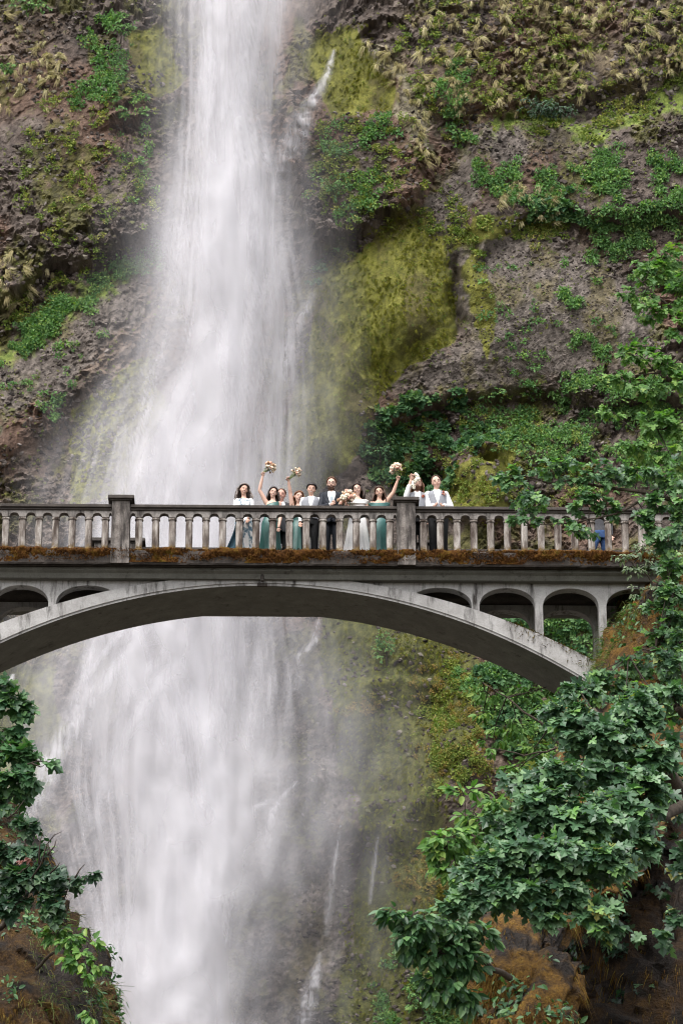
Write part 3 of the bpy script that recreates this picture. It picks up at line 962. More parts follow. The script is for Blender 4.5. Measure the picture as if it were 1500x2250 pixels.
# ---- moss along the kerb: a lumpy skin that swells and breaks
n, m = 1500, 19
xs = np.linspace(bx(-60), bx(1460), n)
prof_m = []
for t in np.linspace(0, 1, m):
    if t < .62: prof_m.append((-0.095, -0.27 + (0.29) * t / .62, (0, -1, 0.0)))
    else: prof_m.append((-0.095 + .20 * (t - .62) / .38, 0.02, (0, -.2, 1)))
TX, TT = np.meshgrid(xs, np.arange(m), indexing='ij')
TM = TT / (m - 1)
thick = (fbm(TX * 1.7, TM * 2.2, 4, 301, .6) - .55) * .24 + .040 * np.sin(np.pi * np.clip((TM - .12) / .86, 0, 1)) + .004
thick += .085 * (fbm(TX * 14, TM * 7, 4, 307, .65) - .5) + .05 * (fbm(TX * 40, TM * 18, 2, 309) - .5)
thick = np.clip(thick, -.03, .085)
thick *= np.where(TM < .12, .5, 1)
V = np.zeros((n, m, 3))
for j, (y, z, nn) in enumerate(prof_m):
    V[:, j, 0] = xs; V[:, j, 1] = y + nn[1] * thick[:, j]; V[:, j, 2] = z + nn[2] * thick[:, j] * .7
mo = link('moss', np_mesh('moss', V.reshape(-1, 3), grid_faces(n, m)[:, ::-1]), M['moss_orange'], bridge)
# little threads and cushions of the same moss
def strands(name, roots, dirs, lens, wid, mat, parent=None, seed=1, curl=.4, segs=3):
    """many thin tapering blades as one mesh: roots (n,3), dirs (n,3)"""
    r = np.random.default_rng(seed)
    nS = len(roots); k = segs + 1
    side = np.cross(dirs, r.normal(size=(nS, 3))); side /= np.linalg.norm(side, axis=1, keepdims=True) + 1e-9
    P = np.zeros((nS, k, 2, 3))
    g = np.array([0, 0, -1.0])
    for i in range(k):
        t = i / segs
        c = roots + dirs * (lens * t)[:, None] + g * (curl * lens * t * t)[:, None]
        wv = side * (wid * (1 - .92 * t))[:, None]
        P[:, i, 0] = c - wv; P[:, i, 1] = c + wv
    base = np.arange(nS)[:, None] * (2 * k)
    F = []
    for i in range(segs):
        F.append(np.concatenate([base + 2 * i, base + 2 * i + 1, base + 2 * i + 3, base + 2 * i + 2], 1))
    F = np.concatenate(F, 0)
    me = np_mesh(name, P.reshape(-1, 3), F, False)
    vattr(me, 'tint', np.repeat(r.random(nS), 2 * k))
    return link(name, me, mat, parent)
nS = 12000
rx = rng.uniform(bx(-60), bx(1440), nS); tz = rng.random(nS)
keep = fbm(rx * 2.1, tz * 5, 4, 301) > .46
rx, tz = rx[keep], tz[keep]
roots = np.stack([rx, np.full(len(rx), -.11) - .03 * rng.random(len(rx)), -.22 + .25 * tz], 1)
dirs = np.stack([rng.normal(0, .5, len(rx)), np.full(len(rx), -.8), rng.normal(.15, .5, len(rx))], 1)
strands('moss_threads', roots, dirs, rng.uniform(.03, .09, len(rx)), rng.uniform(.004, .010, len(rx)), M['moss_orange'], bridge, 3, .6)['kind'] = 'stuff'
# cushions at the right haunch of the arch
xs = rng.uniform(bx(1110, .3), bx(1330, .3), 2600)
dens = fbm(xs * 3, xs * 0 + 1, 3, 9)
zz = np.array([ztop(q) for q in xs])
roots = np.stack([xs, rng.uniform(YA0 - .02, YA0 + .35, len(xs)), zz + .0 - np.where(rng.random(len(xs)) < .5, rng.random(len(xs)) ** 2 * .3, 0)], 1)
dirs = np.stack([rng.normal(-.2, .5, len(xs)), rng.normal(-.5, .3, len(xs)), rng.normal(.4, .5, len(xs))], 1)
strands('moss_threads', roots, dirs, rng.uniform(.04, .15, len(xs)), rng.uniform(.005, .012, len(xs)), M['moss_olive'], bridge, 5, .8)['kind'] = 'stuff'
# ================================================================== VEGETATION
def leaf_mat(name, stops, rough=.45, spec=.45, trans=.22):
    a = NT(name)
    t = a.math('FRACT', a.math('ADD', a.attr('tint'), a.n('ShaderNodeObjectInfo').outputs['Random']))
    c = a.ramp(t, stops)
    p = a.pbsdf(c, rough, spec)
    tr = a.n('ShaderNodeBsdfTranslucent')
    a.t.links.new(a.mix(1.0, c, (1.5, 1.9, .7), 'MULTIPLY'), tr.inputs['Color'])
    m = a.n('ShaderNodeMixShader'); m.inputs[0].default_value = trans
    a.t.links.new(p, m.inputs[1]); a.t.links.new(tr.outputs[0], m.inputs[2])
    M[name] = a.done(m.outputs[0])
leaf_mat('leaf_maple', [(0, (.022, .056, .028)), (.35, (.044, .104, .048)), (.65, (.080, .160, .074)), (.9, (.130, .225, .105)), (.97, (.13, .27, .06)), (1, (.26, .19, .06))], .42, .45)
leaf_mat('leaf_bough', [(0, (.028, .072, .034)), (.4, (.060, .135, .055)), (.75, (.115, .220, .080)), (1, (.17, .30, .065))], .45, .45, .3)
leaf_mat('leaf_bright', [(0, (.040, .105, .024)), (.4, (.080, .175, .040)), (.8, (.130, .245, .055)), (1, (.20, .28, .06))], .5, .35, .3)
leaf_mat('leaf_shrub', [(0, (.020, .060, .024)), (.5, (.045, .115, .042)), (.85, (.090, .185, .065)), (1, (.13, .22, .07))], .45, .45)
leaf_mat('leaf_pale', [(0, (.060, .095, .050)), (.5, (.125, .175, .095)), (1, (.24, .28, .17))], .55, .4)
leaf_mat('leaf_dark', [(0, (.012, .036, .018)), (.6, (.026, .070, .030)), (1, (.055, .110, .040))], .45, .5)
leaf_mat('leaf_red', [(0, (.11, .035, .028)), (1, (.20, .085, .065))], .5, .4)
leaf_mat('cover_green', [(0, (.060, .135, .045)), (.5, (.105, .210, .070)), (.85, (.155, .270, .085)), (1, (.21, .28, .07))], .65, .25)
leaf_mat('cover_yellow', [(0, (.085, .135, .026)), (.5, (.155, .205, .040)), (.85, (.22, .235, .05)), (1, (.30, .25, .08))], .65, .25)
leaf_mat('cover_dark', [(0, (.030, .080, .035)), (.6, (.055, .130, .050)), (1, (.11, .19, .06))], .65, .25)
leaf_mat('cover_tan', [(0, (.22, .175, .09)), (.5, (.38, .32, .18)), (.8, (.52, .45, .29)), (1, (.20, .21, .07))], .8, .15)
leaf_mat('cover_ochre', [(0, (.15, .105, .026)), (.5, (.27, .190, .060)), (1, (.13, .14, .03))], .7, .2)
leaf_mat('grass_blade', [(0, (.045, .085, .018)), (.6, (.10, .145, .030)), (1, (.22, .17, .06))], .6, .3)
leaf_mat('grass_dry', [(0, (.045, .022, .006)), (.5, (.12, .060, .012)), (.85, (.17, .105, .020)), (1, (.22, .20, .05))], .8, .15)
simple('bark', (.060, .048, .036), .9, .2, .5, 12, .6, .02)
simple('twig', (.035, .026, .020), .85, .2, .3, 20, .3, .01)

def _half(pts):
    return np.array(pts + [(-x, y) for x, y in pts[-2:0:-1]])
MAPLE = _half([(0, .02), (.14, -.10), (.33, -.13), (.34, .02), (.25, .10), (.46, .12), (.66, .34), (.55, .39), (.46, .51), (.34, .44), (.17, .40), (.22, .58), (.33, .68), (.19, .78), (.10, .86), (0, 1.0)])
OVAL = _half([(0, 0), (.20, .22), (.25, .5), (.15, .8), (0, 1.0)])
def leaf_proto(outline, fold=.22, droop=.25):
    n = len(outline)
    V = np.zeros((n + 1, 3)); V[0] = (0, .24, 0); V[1:, 0] = outline[:, 0]; V[1:, 1] = outline[:, 1]
    V[:, 2] = fold * np.abs(V[:, 0]) - droop * V[:, 1] ** 2
    F = np.array([(0, 1 + i, 1 + (i + 1) % n) for i in range(n)])
    return V, F
PROTO = dict(maple=leaf_proto(MAPLE), oval=leaf_proto(OVAL, .25, .2))

def unit(v): return v / (np.linalg.norm(v, axis=-1, keepdims=True) + 1e-9)

def leaves_arrays(base, tip, nrm, size, kind):
    PV, PF = PROTO[kind]
    t = unit(tip); n = unit(nrm - t * (nrm * t).sum(-1, keepdims=True)); s = np.cross(t, n)
    L = len(base); k = len(PV)
    V = base[:, None] + size[:, None, None] * (PV[None, :, 0:1] * s[:, None] + PV[None, :, 1:2] * t[:, None] + PV[None, :, 2:3] * n[:, None])
    F = (np.arange(L)[:, None, None] * k + PF[None]).reshape(-1, 3)
    return V.reshape(-1, 3), F, k

def ppm(px, py, Y):
    return FPX / float((at(px, py, Y) - CAM) @ FWD)

LEAFMESH = {}
def leaf_object_mesh(kind, mat):
    key = (kind, mat)
    if key not in LEAFMESH:
        V, F = PROTO[kind]
        me = np_mesh('leaf', V, F, False); me.materials.append(M[mat]); LEAFMESH[key] = me
    return LEAFMESH[key]

def tree(name, label, cat, limbs, blobs, kind='maple', size=.3, mat='leaf_maple', group=None, seed=1, single=0, per=7, base_pt=None, droop=.55, face=.7, bark='bark'):
    """limbs: polylines of (px, py, Y, radius); blobs of leaves: (px, py, Y, rx, ry, leaf count) with rx, ry in photo pixels"""
    r = np.random.default_rng(seed)
    L3 = []
    for li in limbs:
        L3.append((np.array([at(a, b, c) for a, b, c, _ in li]), [q[3] for q in li]))
    root_pt = L3[0][0][0]
    root = empty(name, root_pt)
    inv = Matrix.Translation(-Vector(root_pt))
    tag(root, label, cat, group)
    allp = np.concatenate([np.concatenate([p[i] + (p[i + 1] - p[i]) * t for i in range(len(p) - 1) for t in (np.linspace(0, 1, 8)[:, None],)]) for p, _ in L3])
    first = True
    for p, rad in L3:
        m = MB()
        tt = np.linspace(0, len(p) - 1, len(p) * 4)
        q = np.stack([np.interp(tt, np.arange(len(p)), p[:, k]) for k in range(3)], 1)
        q[1:-1] += r.normal(0, max(rad) * .5, (len(q) - 2, 3))
        m.tube(q, list(np.interp(tt, np.arange(len(p)), rad)), 7)
        o = m.build('trunk' if first else 'branch', M[bark], root, True); o.matrix_parent_inverse = inv
        first = False
    tw = MB()
    B = []; T = []; N = []; S = []
    for (px, py, Y, rx, ry, cnt) in blobs:
        C = at(px, py, Y); s = ppm(px, py, Y)
        ex, ez = rx / s, ry / s; ey = max(ex, ez) * .75
        org = allp[np.argmin(((allp - C) ** 2).sum(1))]
        mid = (org + C) / 2 + r.normal(0, .1, 3) * ex
        tw.tube([org, mid, C], [.016 * size / .3 + .006, .012 * size / .3 + .004, .006], 4, False)
        nt_ = max(1, int(cnt / per))
        for _ in range(nt_):
            d = r.normal(size=3); d /= np.linalg.norm(d)
            d *= r.random() ** .38
            E = C + d * np.array([ex, ey, ez])
            if r.random() < .25: E = C + (E - C) * 1.15
            st = C + (E - C) * r.uniform(0, .35) + (org - C) * r.uniform(0, .2)
            mid = (st + E) / 2 + np.array([0, 0, .06 * ex]) + r.normal(0, .06, 3) * ex
            tw.tube([st, mid, E], [.006, .005, .003], 3, False)
            tdir = unit(E - st)
            for j in range(per):
                f = r.uniform(.35, 1.05)
                b = (st + (mid - st) * 2 * f) if f < .5 else mid + (E - mid) * (2 * f - 1)
                sd = np.cross(tdir, (0, 0, 1)) * (1 if j % 2 else -1)
                t = tdir * .5 + sd * r.uniform(.1, .8) + np.array([0, -.25, -droop]) + r.normal(0, .28, 3)
                n = np.array([0, -face, .75]) + r.normal(0, .33, 3)
                B.append(b + unit(t) * size * .25); T.append(t); N.append(n); S.append(size * r.uniform(.55, 1.12))
    to = tw.build('twigs', M['twig'], root, True); to.matrix_parent_inverse = inv; to['kind'] = 'stuff'
    B, T, N, S = map(np.array, (B, T, N, S))
    idx = np.arange(len(B))
    front = []
    if single:
        q = B[:, 1] - 2.5 * S + r.random(len(B)) * .5
        front = np.argsort(q)[:single]
        u_, v_ = to_px(B[front]); ok = (u_ > -10) & (u_ < 1510) & (v_ < 2260)
        front = front[ok]
        idx = np.setdiff1d(idx, front)
    V, F, k = leaves_arrays(B[idx], T[idx], N[idx], S[idx], kind)
    me = np_mesh('crown', V, F, False)
    vattr(me, 'tint', np.repeat(r.random(len(idx)), k))
    cr = link('crown', me, M[mat], root); cr.matrix_parent_inverse = inv; cr['kind'] = 'stuff'
    lm = leaf_object_mesh(kind, mat) if len(front) else None
    for i in front:
        t = unit(T[i]); n = unit(N[i] - t * float(N[i] @ t)); s_ = np.cross(t, n)
        o = bpy.data.objects.new('leaf', lm); COL.objects.link(o); o.parent = cr
        mw = Matrix(((s_[0] * S[i], t[0] * S[i], n[0] * S[i], B[i][0]), (s_[1] * S[i], t[1] * S[i], n[1] * S[i], B[i][1]), (s_[2] * S[i], t[2] * S[i], n[2] * S[i], B[i][2]), (0, 0, 0, 1)))
        o.matrix_basis = mw                     # the crown's own frame is the world's
    return root

# ------------------------------------------------------------------ rock bluffs at both sides
def bluff_material(name, stops, lo):
    a = NT(name)
    f = a.noise(3.2, 5, .66); g = a.noise(22, 3, .7)
    mixn = a.math('MULTIPLY_ADD', g, .4, a.math('MULTIPLY', f, .6))
    rock = a.ramp(mixn, [(.34, (.006, .005, .004)), (.5, (.020, .015, .012)), (.66, (.055, .043, .036)), (.75, (.11, .09, .08))])
    moss = a.ramp(mixn, stops)
    c = a.mix(a.remap(a.noise(1.15, 5, .65), lo, lo + .12), rock, moss)
    n = a.bump(mixn, 1.0, .16)
    M[name] = a.done(a.pbsdf(c, .85, .25, n))
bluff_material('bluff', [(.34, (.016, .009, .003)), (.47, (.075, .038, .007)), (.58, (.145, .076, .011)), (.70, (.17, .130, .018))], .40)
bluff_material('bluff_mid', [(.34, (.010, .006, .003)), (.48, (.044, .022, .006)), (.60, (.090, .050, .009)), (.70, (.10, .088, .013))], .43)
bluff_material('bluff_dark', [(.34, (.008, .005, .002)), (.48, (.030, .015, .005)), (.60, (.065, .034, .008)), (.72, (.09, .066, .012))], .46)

def bluff(label, nose, Rr, ang, seed, amp=.55, na=110, nv=240, mat='bluff'):
    """a weathered rock mass: nose line (px, py, Y), radius and facing angle by row"""
    p = np.array([at(a, b, c) for a, b, c in nose])
    t = np.linspace(0, len(p) - 1, nv)
    q = np.stack([np.interp(t, np.arange(len(p)), p[:, k]) for k in range(3)], 1)
    if hasattr(Rr, '__len__'): rad = np.interp(t, np.arange(len(p)), Rr)
    else: rad = np.full(nv, Rr)
    al = np.radians(np.linspace(ang - 115, ang + 115, na))
    A, I = np.meshgrid(al, np.arange(nv))
    nx, ny = np.cos(A), np.sin(A)
    ca, sa = math.cos(R(ang)), math.sin(R(ang))
    cx = q[:, 0] - ca * rad; cy = q[:, 1] - sa * rad
    arc = A * rad[:, None]; zz = q[:, 2][:, None] + 0 * A
    f0, _ = facet(arc * 1.1 + 9, zz * .8, seed, .9); f1, _ = facet(arc * 2.8, zz * 2.1, seed + 1, .8)
    d = amp * (f0 * .9 + f1 * .35 + 1.1 * (fbm(arc * .8 + 3, zz * .5, 5, seed + 2) - .5)) + .12 * (fbm(arc * 7, zz * 3, 4, seed + 3) - .5)
    rr = rad[:, None] + d
    V = np.stack([cx[:, None] + nx * rr, cy[:, None] + ny * rr, zz + .3 * (fbm(arc, zz, 3, seed + 6) - .5)], -1)
    o = link('rock_bluff', np_mesh('rock_bluff', V.reshape(-1, 3), grid_faces(nv, na)), M[mat])
    tag(o, label, kind='structure')
    Nn = np.stack([nx, ny, 0 * nx], -1)
    return o, V, Nn

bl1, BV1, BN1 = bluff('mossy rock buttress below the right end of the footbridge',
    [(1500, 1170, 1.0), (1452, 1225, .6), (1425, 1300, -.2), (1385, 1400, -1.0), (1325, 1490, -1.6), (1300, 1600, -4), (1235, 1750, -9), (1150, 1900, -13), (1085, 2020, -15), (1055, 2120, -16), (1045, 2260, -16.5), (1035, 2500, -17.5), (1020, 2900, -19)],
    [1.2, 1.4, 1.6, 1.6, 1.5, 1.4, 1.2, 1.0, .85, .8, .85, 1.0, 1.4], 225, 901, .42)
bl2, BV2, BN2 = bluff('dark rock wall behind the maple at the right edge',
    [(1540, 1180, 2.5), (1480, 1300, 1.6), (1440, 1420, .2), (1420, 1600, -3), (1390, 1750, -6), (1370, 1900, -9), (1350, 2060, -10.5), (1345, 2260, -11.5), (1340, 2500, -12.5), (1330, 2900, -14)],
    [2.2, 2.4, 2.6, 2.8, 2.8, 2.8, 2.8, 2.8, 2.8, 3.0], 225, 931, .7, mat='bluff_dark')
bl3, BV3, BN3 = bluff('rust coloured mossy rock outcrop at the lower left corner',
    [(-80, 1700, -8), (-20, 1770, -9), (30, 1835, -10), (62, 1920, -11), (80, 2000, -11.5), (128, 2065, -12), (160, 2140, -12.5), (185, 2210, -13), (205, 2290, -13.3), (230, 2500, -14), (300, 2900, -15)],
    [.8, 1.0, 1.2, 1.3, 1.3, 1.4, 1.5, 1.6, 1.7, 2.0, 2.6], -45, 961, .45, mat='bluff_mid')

def fur(name, BV, BN, n, sel, lens, wid, mat, seed, out=.5, down=.8, label=None, curl=.7):
    """hanging moss and dry grass rooted on a bluff"""
    r = np.random.default_rng(seed)
    i = r.integers(0, BV.shape[0] - 1, n); j = r.integers(0, BV.shape[1] - 1, n)
    P = BV[i, j] + (BV[i + 1, j + 1] - BV[i, j]) * r.random((n, 1)); Nn = BN[i, j]
    u_, v_ = to_px(P)
    keep = sel(u_, v_) & (fbm(P[:, 0] * 1.6 + 7, P[:, 2] * 1.2, 4, seed) > .47)
    P, Nn = P[keep], Nn[keep]; k = len(P)
    d = Nn * out + np.array([0, 0, -down]) + r.normal(0, .25, (k, 3))
    o = strands(name, P - Nn * .02, unit(d), r.uniform(*lens, k) * np.where(r.random(k) < .06, 2.2, 1), r.uniform(*wid, k), M[mat], None, seed, curl, 2)
    tag(o, label, 'moss' if 'moss' in name else 'grass', kind='stuff')
inframe = lambda u, v: (u > -40) & (u < 1540) & (v < 2320) & (v > 1150)
fur('hanging_moss', BV1, BN1, 110000, inframe, (.03, .17), (.004, .010), 'grass_dry', 11, label='rusty hanging moss and dead grass on the right rock buttress')
fur('hanging_moss', BV2, BN2, 60000, inframe, (.04, .17), (.004, .011), 'grass_dry', 12, label='brown hanging moss on the dark wall at the right edge')
fur('hanging_moss', BV3, BN3, 90000, inframe, (.03, .17), (.004, .010), 'grass_dry', 13, label='rusty hanging moss and dead grass on the lower left outcrop')
fur('grass', BV1, BN1, 30000, lambda u, v: inframe(u, v) & (v < 1480), (.15, .5), (.004, .010), 'grass_blade', 14, .6, -.55, 'green and straw coloured grass at the bridge end', 1.0)
fur('grass', BV3, BN3, 9000, lambda u, v: inframe(u, v) & (u > 60) & (v > 1980), (.12, .4), (.004, .009), 'grass_blade', 15, .6, -.45, 'thin green grass on the lower left outcrop', 1.1)

def leaf_litter(label, BV, BN, n, sel, size, mat, kind, seed):
    """small plants rooted on a bluff"""
    r = np.random.default_rng(seed)
    i = r.integers(0, BV.shape[0] - 1, n); j = r.integers(0, BV.shape[1] - 1, n)
    P = BV[i, j] + (BV[i + 1, j + 1] - BV[i, j]) * r.random((n, 1)); Nn = BN[i, j]
    u_, v_ = to_px(P)
    k = sel(u_, v_) & (fbm(P[:, 0] * 1.1 + 3, P[:, 2] * 1.1, 3, seed) > .50)
    P, Nn = P[k], Nn[k]
    P = np.repeat(P, 5, 0) + r.normal(0, size[1] * .4, (len(P) * 5, 3)); Nn = np.repeat(Nn, 5, 0)
    L = len(P)
    V, F, kk = leaves_arrays(P + Nn * .01, Nn * .5 + r.normal(0, .5, (L, 3)) + np.array([0, 0, -.4]), Nn + np.array([0, 0, .7]) + r.normal(0, .3, (L, 3)), r.uniform(*size, L), kind)
    me = np_mesh('undergrowth', V, F, False); vattr(me, 'tint', np.repeat(r.random(L), kk))
    tag(link('undergrowth', me, M[mat]), label, 'plants', kind='stuff')
leaf_litter('green undergrowth on the right rock buttress', BV1, BN1, 2600, inframe, (.07, .16), 'leaf_shrub', 'oval', 21)
leaf_litter('dark undergrowth on the wall at the right edge', BV2, BN2, 1500, inframe, (.08, .18), 'leaf_dark', 'maple', 22)
leaf_litter('green undergrowth on the lower left outcrop', BV3, BN3, 1800, inframe, (.06, .13), 'leaf_shrub', 'oval', 23)

# ------------------------------------------------------------------ ground cover on the cliff
def clump_mesh(kind, seed):
    r = np.random.default_rng(seed)
    if kind == 'leafy':
        n = 30
        d = r.normal(size=(n, 3)); d[:, 2] = np.abs(d[:, 2]) * .8; d = unit(d)
        b = d * r.uniform(.35, .95, (n, 1)) * np.array([1, 1, .8])
        V, F, k = leaves_arrays(b, d * .6 + r.normal(0, .5, (n, 3)), d + r.normal(0, .35, (n, 3)) + np.array([0, 0, .3]), r.uniform(.38, .72, n), 'oval')
        return V, F, np.repeat(r.random(n) * .3, k)
    if kind == 'broad':
        n = 16
        d = r.normal(size=(n, 3)); d[:, 2] = np.abs(d[:, 2]); d = unit(d)
        b = d * r.uniform(.2, .8, (n, 1))
        V, F, k = leaves_arrays(b, d * .7 + r.normal(0, .4, (n, 3)), np.array([0, 0, 1.0]) + d * .5 + r.normal(0, .3, (n, 3)), r.uniform(.6, 1.0, n), 'maple')
        return V, F, np.repeat(r.random(n) * .3, k)
    if kind == 'chip':
        V = np.array([(-1, 0, 0), (1, 0, 0), (0, -1, 0), (0, 1, 0), (0, 0, -1), (0, 0, 1), (.7, .7, .3), (-.6, .6, .5), (.6, -.7, .4), (-.7, -.6, .3)], float)
        V *= r.uniform(.55, 1.15, (len(V), 1)) * np.array([1.2, .9, .8])
        b = bmesh.new()
        for q in V: b.verts.new(q)
        bmesh.ops.convex_hull(b, input=b.verts); bmesh.ops.triangulate(b, faces=b.faces)
        b.verts.ensure_lookup_table(); b.verts.index_update()
        VV = np.array([tuple(q.co) for q in b.verts]); FF = np.array([[q.index for q in f.verts] for f in b.faces]); b.free()
        return VV, FF, np.full(len(VV), r.random() * .3)
    # tuft: drooping blades (local -Y is downhill)
    n = 34; segs = 3; kk = segs + 1
    d = unit(np.stack([r.normal(0, .30, n), r.normal(-.6, .35, n), np.abs(r.normal(.6, .3, n))], 1))
    ln = r.uniform(.6, 1.4, n); side = unit(np.cross(d, r.normal(size=(n, 3))))
    P = np.zeros((n, kk, 2, 3)); ro = r.normal(0, .16, (n, 3)) * np.array([1, 1, .2])
    for i in range(kk):
        t = i / segs
        c = ro + d * (ln * t)[:, None] + np.array([0, -1.0, -.15]) * (1.0 * ln * t * t)[:, None]
        wv = side * (.065 * (1 - .9 * t)); P[:, i, 0] = c - wv; P[:, i, 1] = c + wv
    base = np.arange(n)[:, None] * 2 * kk
    F = np.concatenate([np.concatenate([base + 2 * i, base + 2 * i + 1, base + 2 * i + 3, base + 2 * i + 2], 1) for i in range(segs)])
    return P.reshape(-1, 3), F, np.repeat(r.random(n) * .3, 2 * kk)

def scatter_tree(src, name):
    g = bpy.data.node_groups.new(name, 'GeometryNodeTree')
    g.interface.new_socket('Geometry', in_out='INPUT', socket_type='NodeSocketGeometry')
    g.interface.new_socket('Geometry', in_out='OUTPUT', socket_type='NodeSocketGeometry')
    gi = g.nodes.new('NodeGroupInput'); go = g.nodes.new('NodeGroupOutput')
    ip = g.nodes.new('GeometryNodeInstanceOnPoints'); oi = g.nodes.new('GeometryNodeObjectInfo')
    oi.inputs['Object'].default_value = src
    ar = g.nodes.new('GeometryNodeInputNamedAttribute'); ar.data_type = 'FLOAT_VECTOR'; ar.inputs['Name'].default_value = 'rot'
    az = g.nodes.new('GeometryNodeInputNamedAttribute'); az.data_type = 'FLOAT'; az.inputs['Name'].default_value = 'siz'
    L = g.links.new
    L(gi.outputs[0], ip.inputs['Points']); L(oi.outputs['Geometry'], ip.inputs['Instance'])
    L(ar.outputs['Attribute'], ip.inputs['Rotation']); L(az.outputs['Attribute'], ip.inputs['Scale'])
    L(ip.outputs[0], go.inputs[0])
    return g

def cover(name, label, cat, kind, mat, areas, size, seed, tilt=(45, 80), thr=.47, sc=40.0, lift=.05):
    """areas: (polygon in photo pixels, number of clumps)"""
    r = np.random.default_rng(seed)
    PU = []; PV_ = []
    for poly, cnt in areas:
        poly = np.array(poly, float); lo, hi = poly.min(0) - 25, poly.max(0) + 25
        got = 0
        for _ in range(30):
            u = r.uniform(lo[0], hi[0], cnt * 3); v = r.uniform(lo[1], hi[1], cnt * 3)
            uw, vw = warp(u, v, 26, 50.0, seed)
            ok = (poly_sd(uw, vw, poly) < r.normal(0, 7, len(u))) & (fbm(u / sc, v / sc, 3, seed + 3) > thr + r.normal(0, .035, len(u)))
            u, v = u[ok], v[ok]
            k = min(len(u), cnt - got); PU.append(u[:k]); PV_.append(v[:k]); got += k
            if got >= cnt: break
    u = np.concatenate(PU); v = np.concatenate(PV_); n = len(u)
    P = np.array([at(a, b, CLY + .5) for a, b in zip(u, v)])
    y = cliff_y(P[:, 0], P[:, 2])
    for _ in range(2):
        P = np.array([at(a, b, c) for a, b, c in zip(u, v, y)]); y = cliff_y(P[:, 0], P[:, 2])
    P[:, 1] = y - lift
    rot = np.zeros((n, 3))
    for i in range(n):
        m = Matrix.Rotation(R(r.uniform(*tilt)), 3, 'X') @ Matrix.Rotation((r.uniform(0, 6.28) if kind != 'tuft' else r.normal(0, .35)), 3, 'Z')
        m = Matrix.Rotation(r.normal(0, .3), 3, 'Y') @ m
        rot[i] = m.to_euler()
    per = 5
    root = empty(name, tuple(P[0]))
    tag(root, label, cat, kind='stuff')
    for q in range(per):
        cv, cf, ct = clump_mesh(kind, seed * 10 + q)
        cm = np_mesh(name + '_clump', cv, cf, False); cm.materials.append(M[mat]); vattr(cm, 'tint', ct)
        src = bpy.data.objects.new(name + '_clump', cm)
        s = np.arange(q, n, per)
        me = bpy.data.meshes.new(name); me.vertices.add(len(s)); me.vertices.foreach_set('co', np.ascontiguousarray(P[s], np.float32).ravel())
        a = me.attributes.new('rot', 'FLOAT_VECTOR', 'POINT'); a.data.foreach_set('vector', np.ascontiguousarray(rot[s], np.float32).ravel())
        vattr(me, 'siz', r.uniform(size[0], size[1], len(s)))
        o = link('clumps', me, None, root); o.matrix_parent_inverse = Matrix.Translation(-root.location); o['kind'] = 'stuff'
        md = o.modifiers.new('scatter', 'NODES'); md.node_group = scatter_tree(src, name + '_scatter')

cover('leafy_plants', 'bright green leafy plants growing along the ledges of the cliff', 'plants', 'leafy', 'cover_green', [
    ([(1300, 330), (1420, 300), (1520, 380), (1520, 640), (1380, 620), (1290, 560), (1310, 480), (1250, 420)], 760),
    ([(1050, 370), (1140, 350), (1260, 380), (1330, 420), (1300, 480), (1200, 470), (1120, 450), (1060, 410)], 220),
    ([(1160, 838), (1250, 822), (1330, 850), (1520, 838), (1520, 930), (1330, 895), (1250, 892), (1170, 872)], 420),
    ([(1150, 900), (1520, 900), (1520, 1070), (1250, 1070), (1160, 1000)], 420),
    ([(1000, 900), (1150, 880), (1250, 960), (1150, 1000), (1020, 980)], 150),
    ([(1240, 735), (1340, 770), (1330, 790), (1230, 755)], 34), ([(1250, 640), (1330, 600), (1340, 630), (1260, 660)], 40),
    ([(1060, 1340), (1330, 1330), (1330, 1480), (1250, 1640), (1080, 1600), (1000, 1480)], 760),
    ([(850, 2080), (1000, 2050), (1060, 2160), (1000, 2280), (830, 2280)], 260),
    ([(0, 790), (60, 720), (150, 650), (240, 595), (330, 545), (330, 580), (200, 650), (90, 740), (0, 800)], 560),
    ([(200, 160), (180, 60), (230, 20), (300, 40), (290, 140), (230, 230), (150, 230)], 190),
    ([(960, 140), (1010, 120), (1050, 190), (1000, 300), (970, 250)], 90), ([(985, 280), (1035, 280), (1030, 305), (990, 300)], 30),
    ([(700, 280), (850, 250), (900, 330), (860, 440), (720, 520), (690, 400)], 150),
    ([(1040, 560), (1300, 560), (1440, 680), (1440, 800), (1180, 820), (1060, 800)], 60), ([(0, 860), (60, 770), (200, 650), (230, 740), (100, 880)], 26),
    ([(130, 880), (150, 830), (100, 890), (120, 930)], 30), ([(220, 100), (330, 250), (330, 560), (290, 450)], 50)],
    (.07, .24), 41)
cover('herbs', 'yellow green herbs dotted over rock and ledges of the cliff', 'plants', 'leafy', 'cover_yellow', [
    ([(60, 180), (330, 200), (330, 560), (200, 560), (40, 480)], 260),
    ([(700, 280), (880, 240), (940, 330), (870, 460), (740, 520), (680, 420)], 300),
    ([(180, 560), (60, 640), (0, 700), (20, 740), (110, 660), (200, 600)], 80),
    ([(850, 60), (1000, 20), (1080, 120), (1000, 320), (940, 300), (900, 180)], 150),
    ([(930, 400), (1020, 440), (1100, 520), (1000, 560), (900, 480)], 110),
    ([(1040, 480), (1240, 480), (1300, 420), (1220, 520), (1040, 560)], 120),
    ([(940, -60), (1540, -60), (1540, 130), (1420, 190), (1200, 225), (1000, 260), (900, 200)], 420),
    ([(1060, 240), (1290, 250), (1510, 150), (1510, 230), (1290, 300), (1080, 265)], 220)],
    (.06, .19), 43, thr=.5, sc=26)
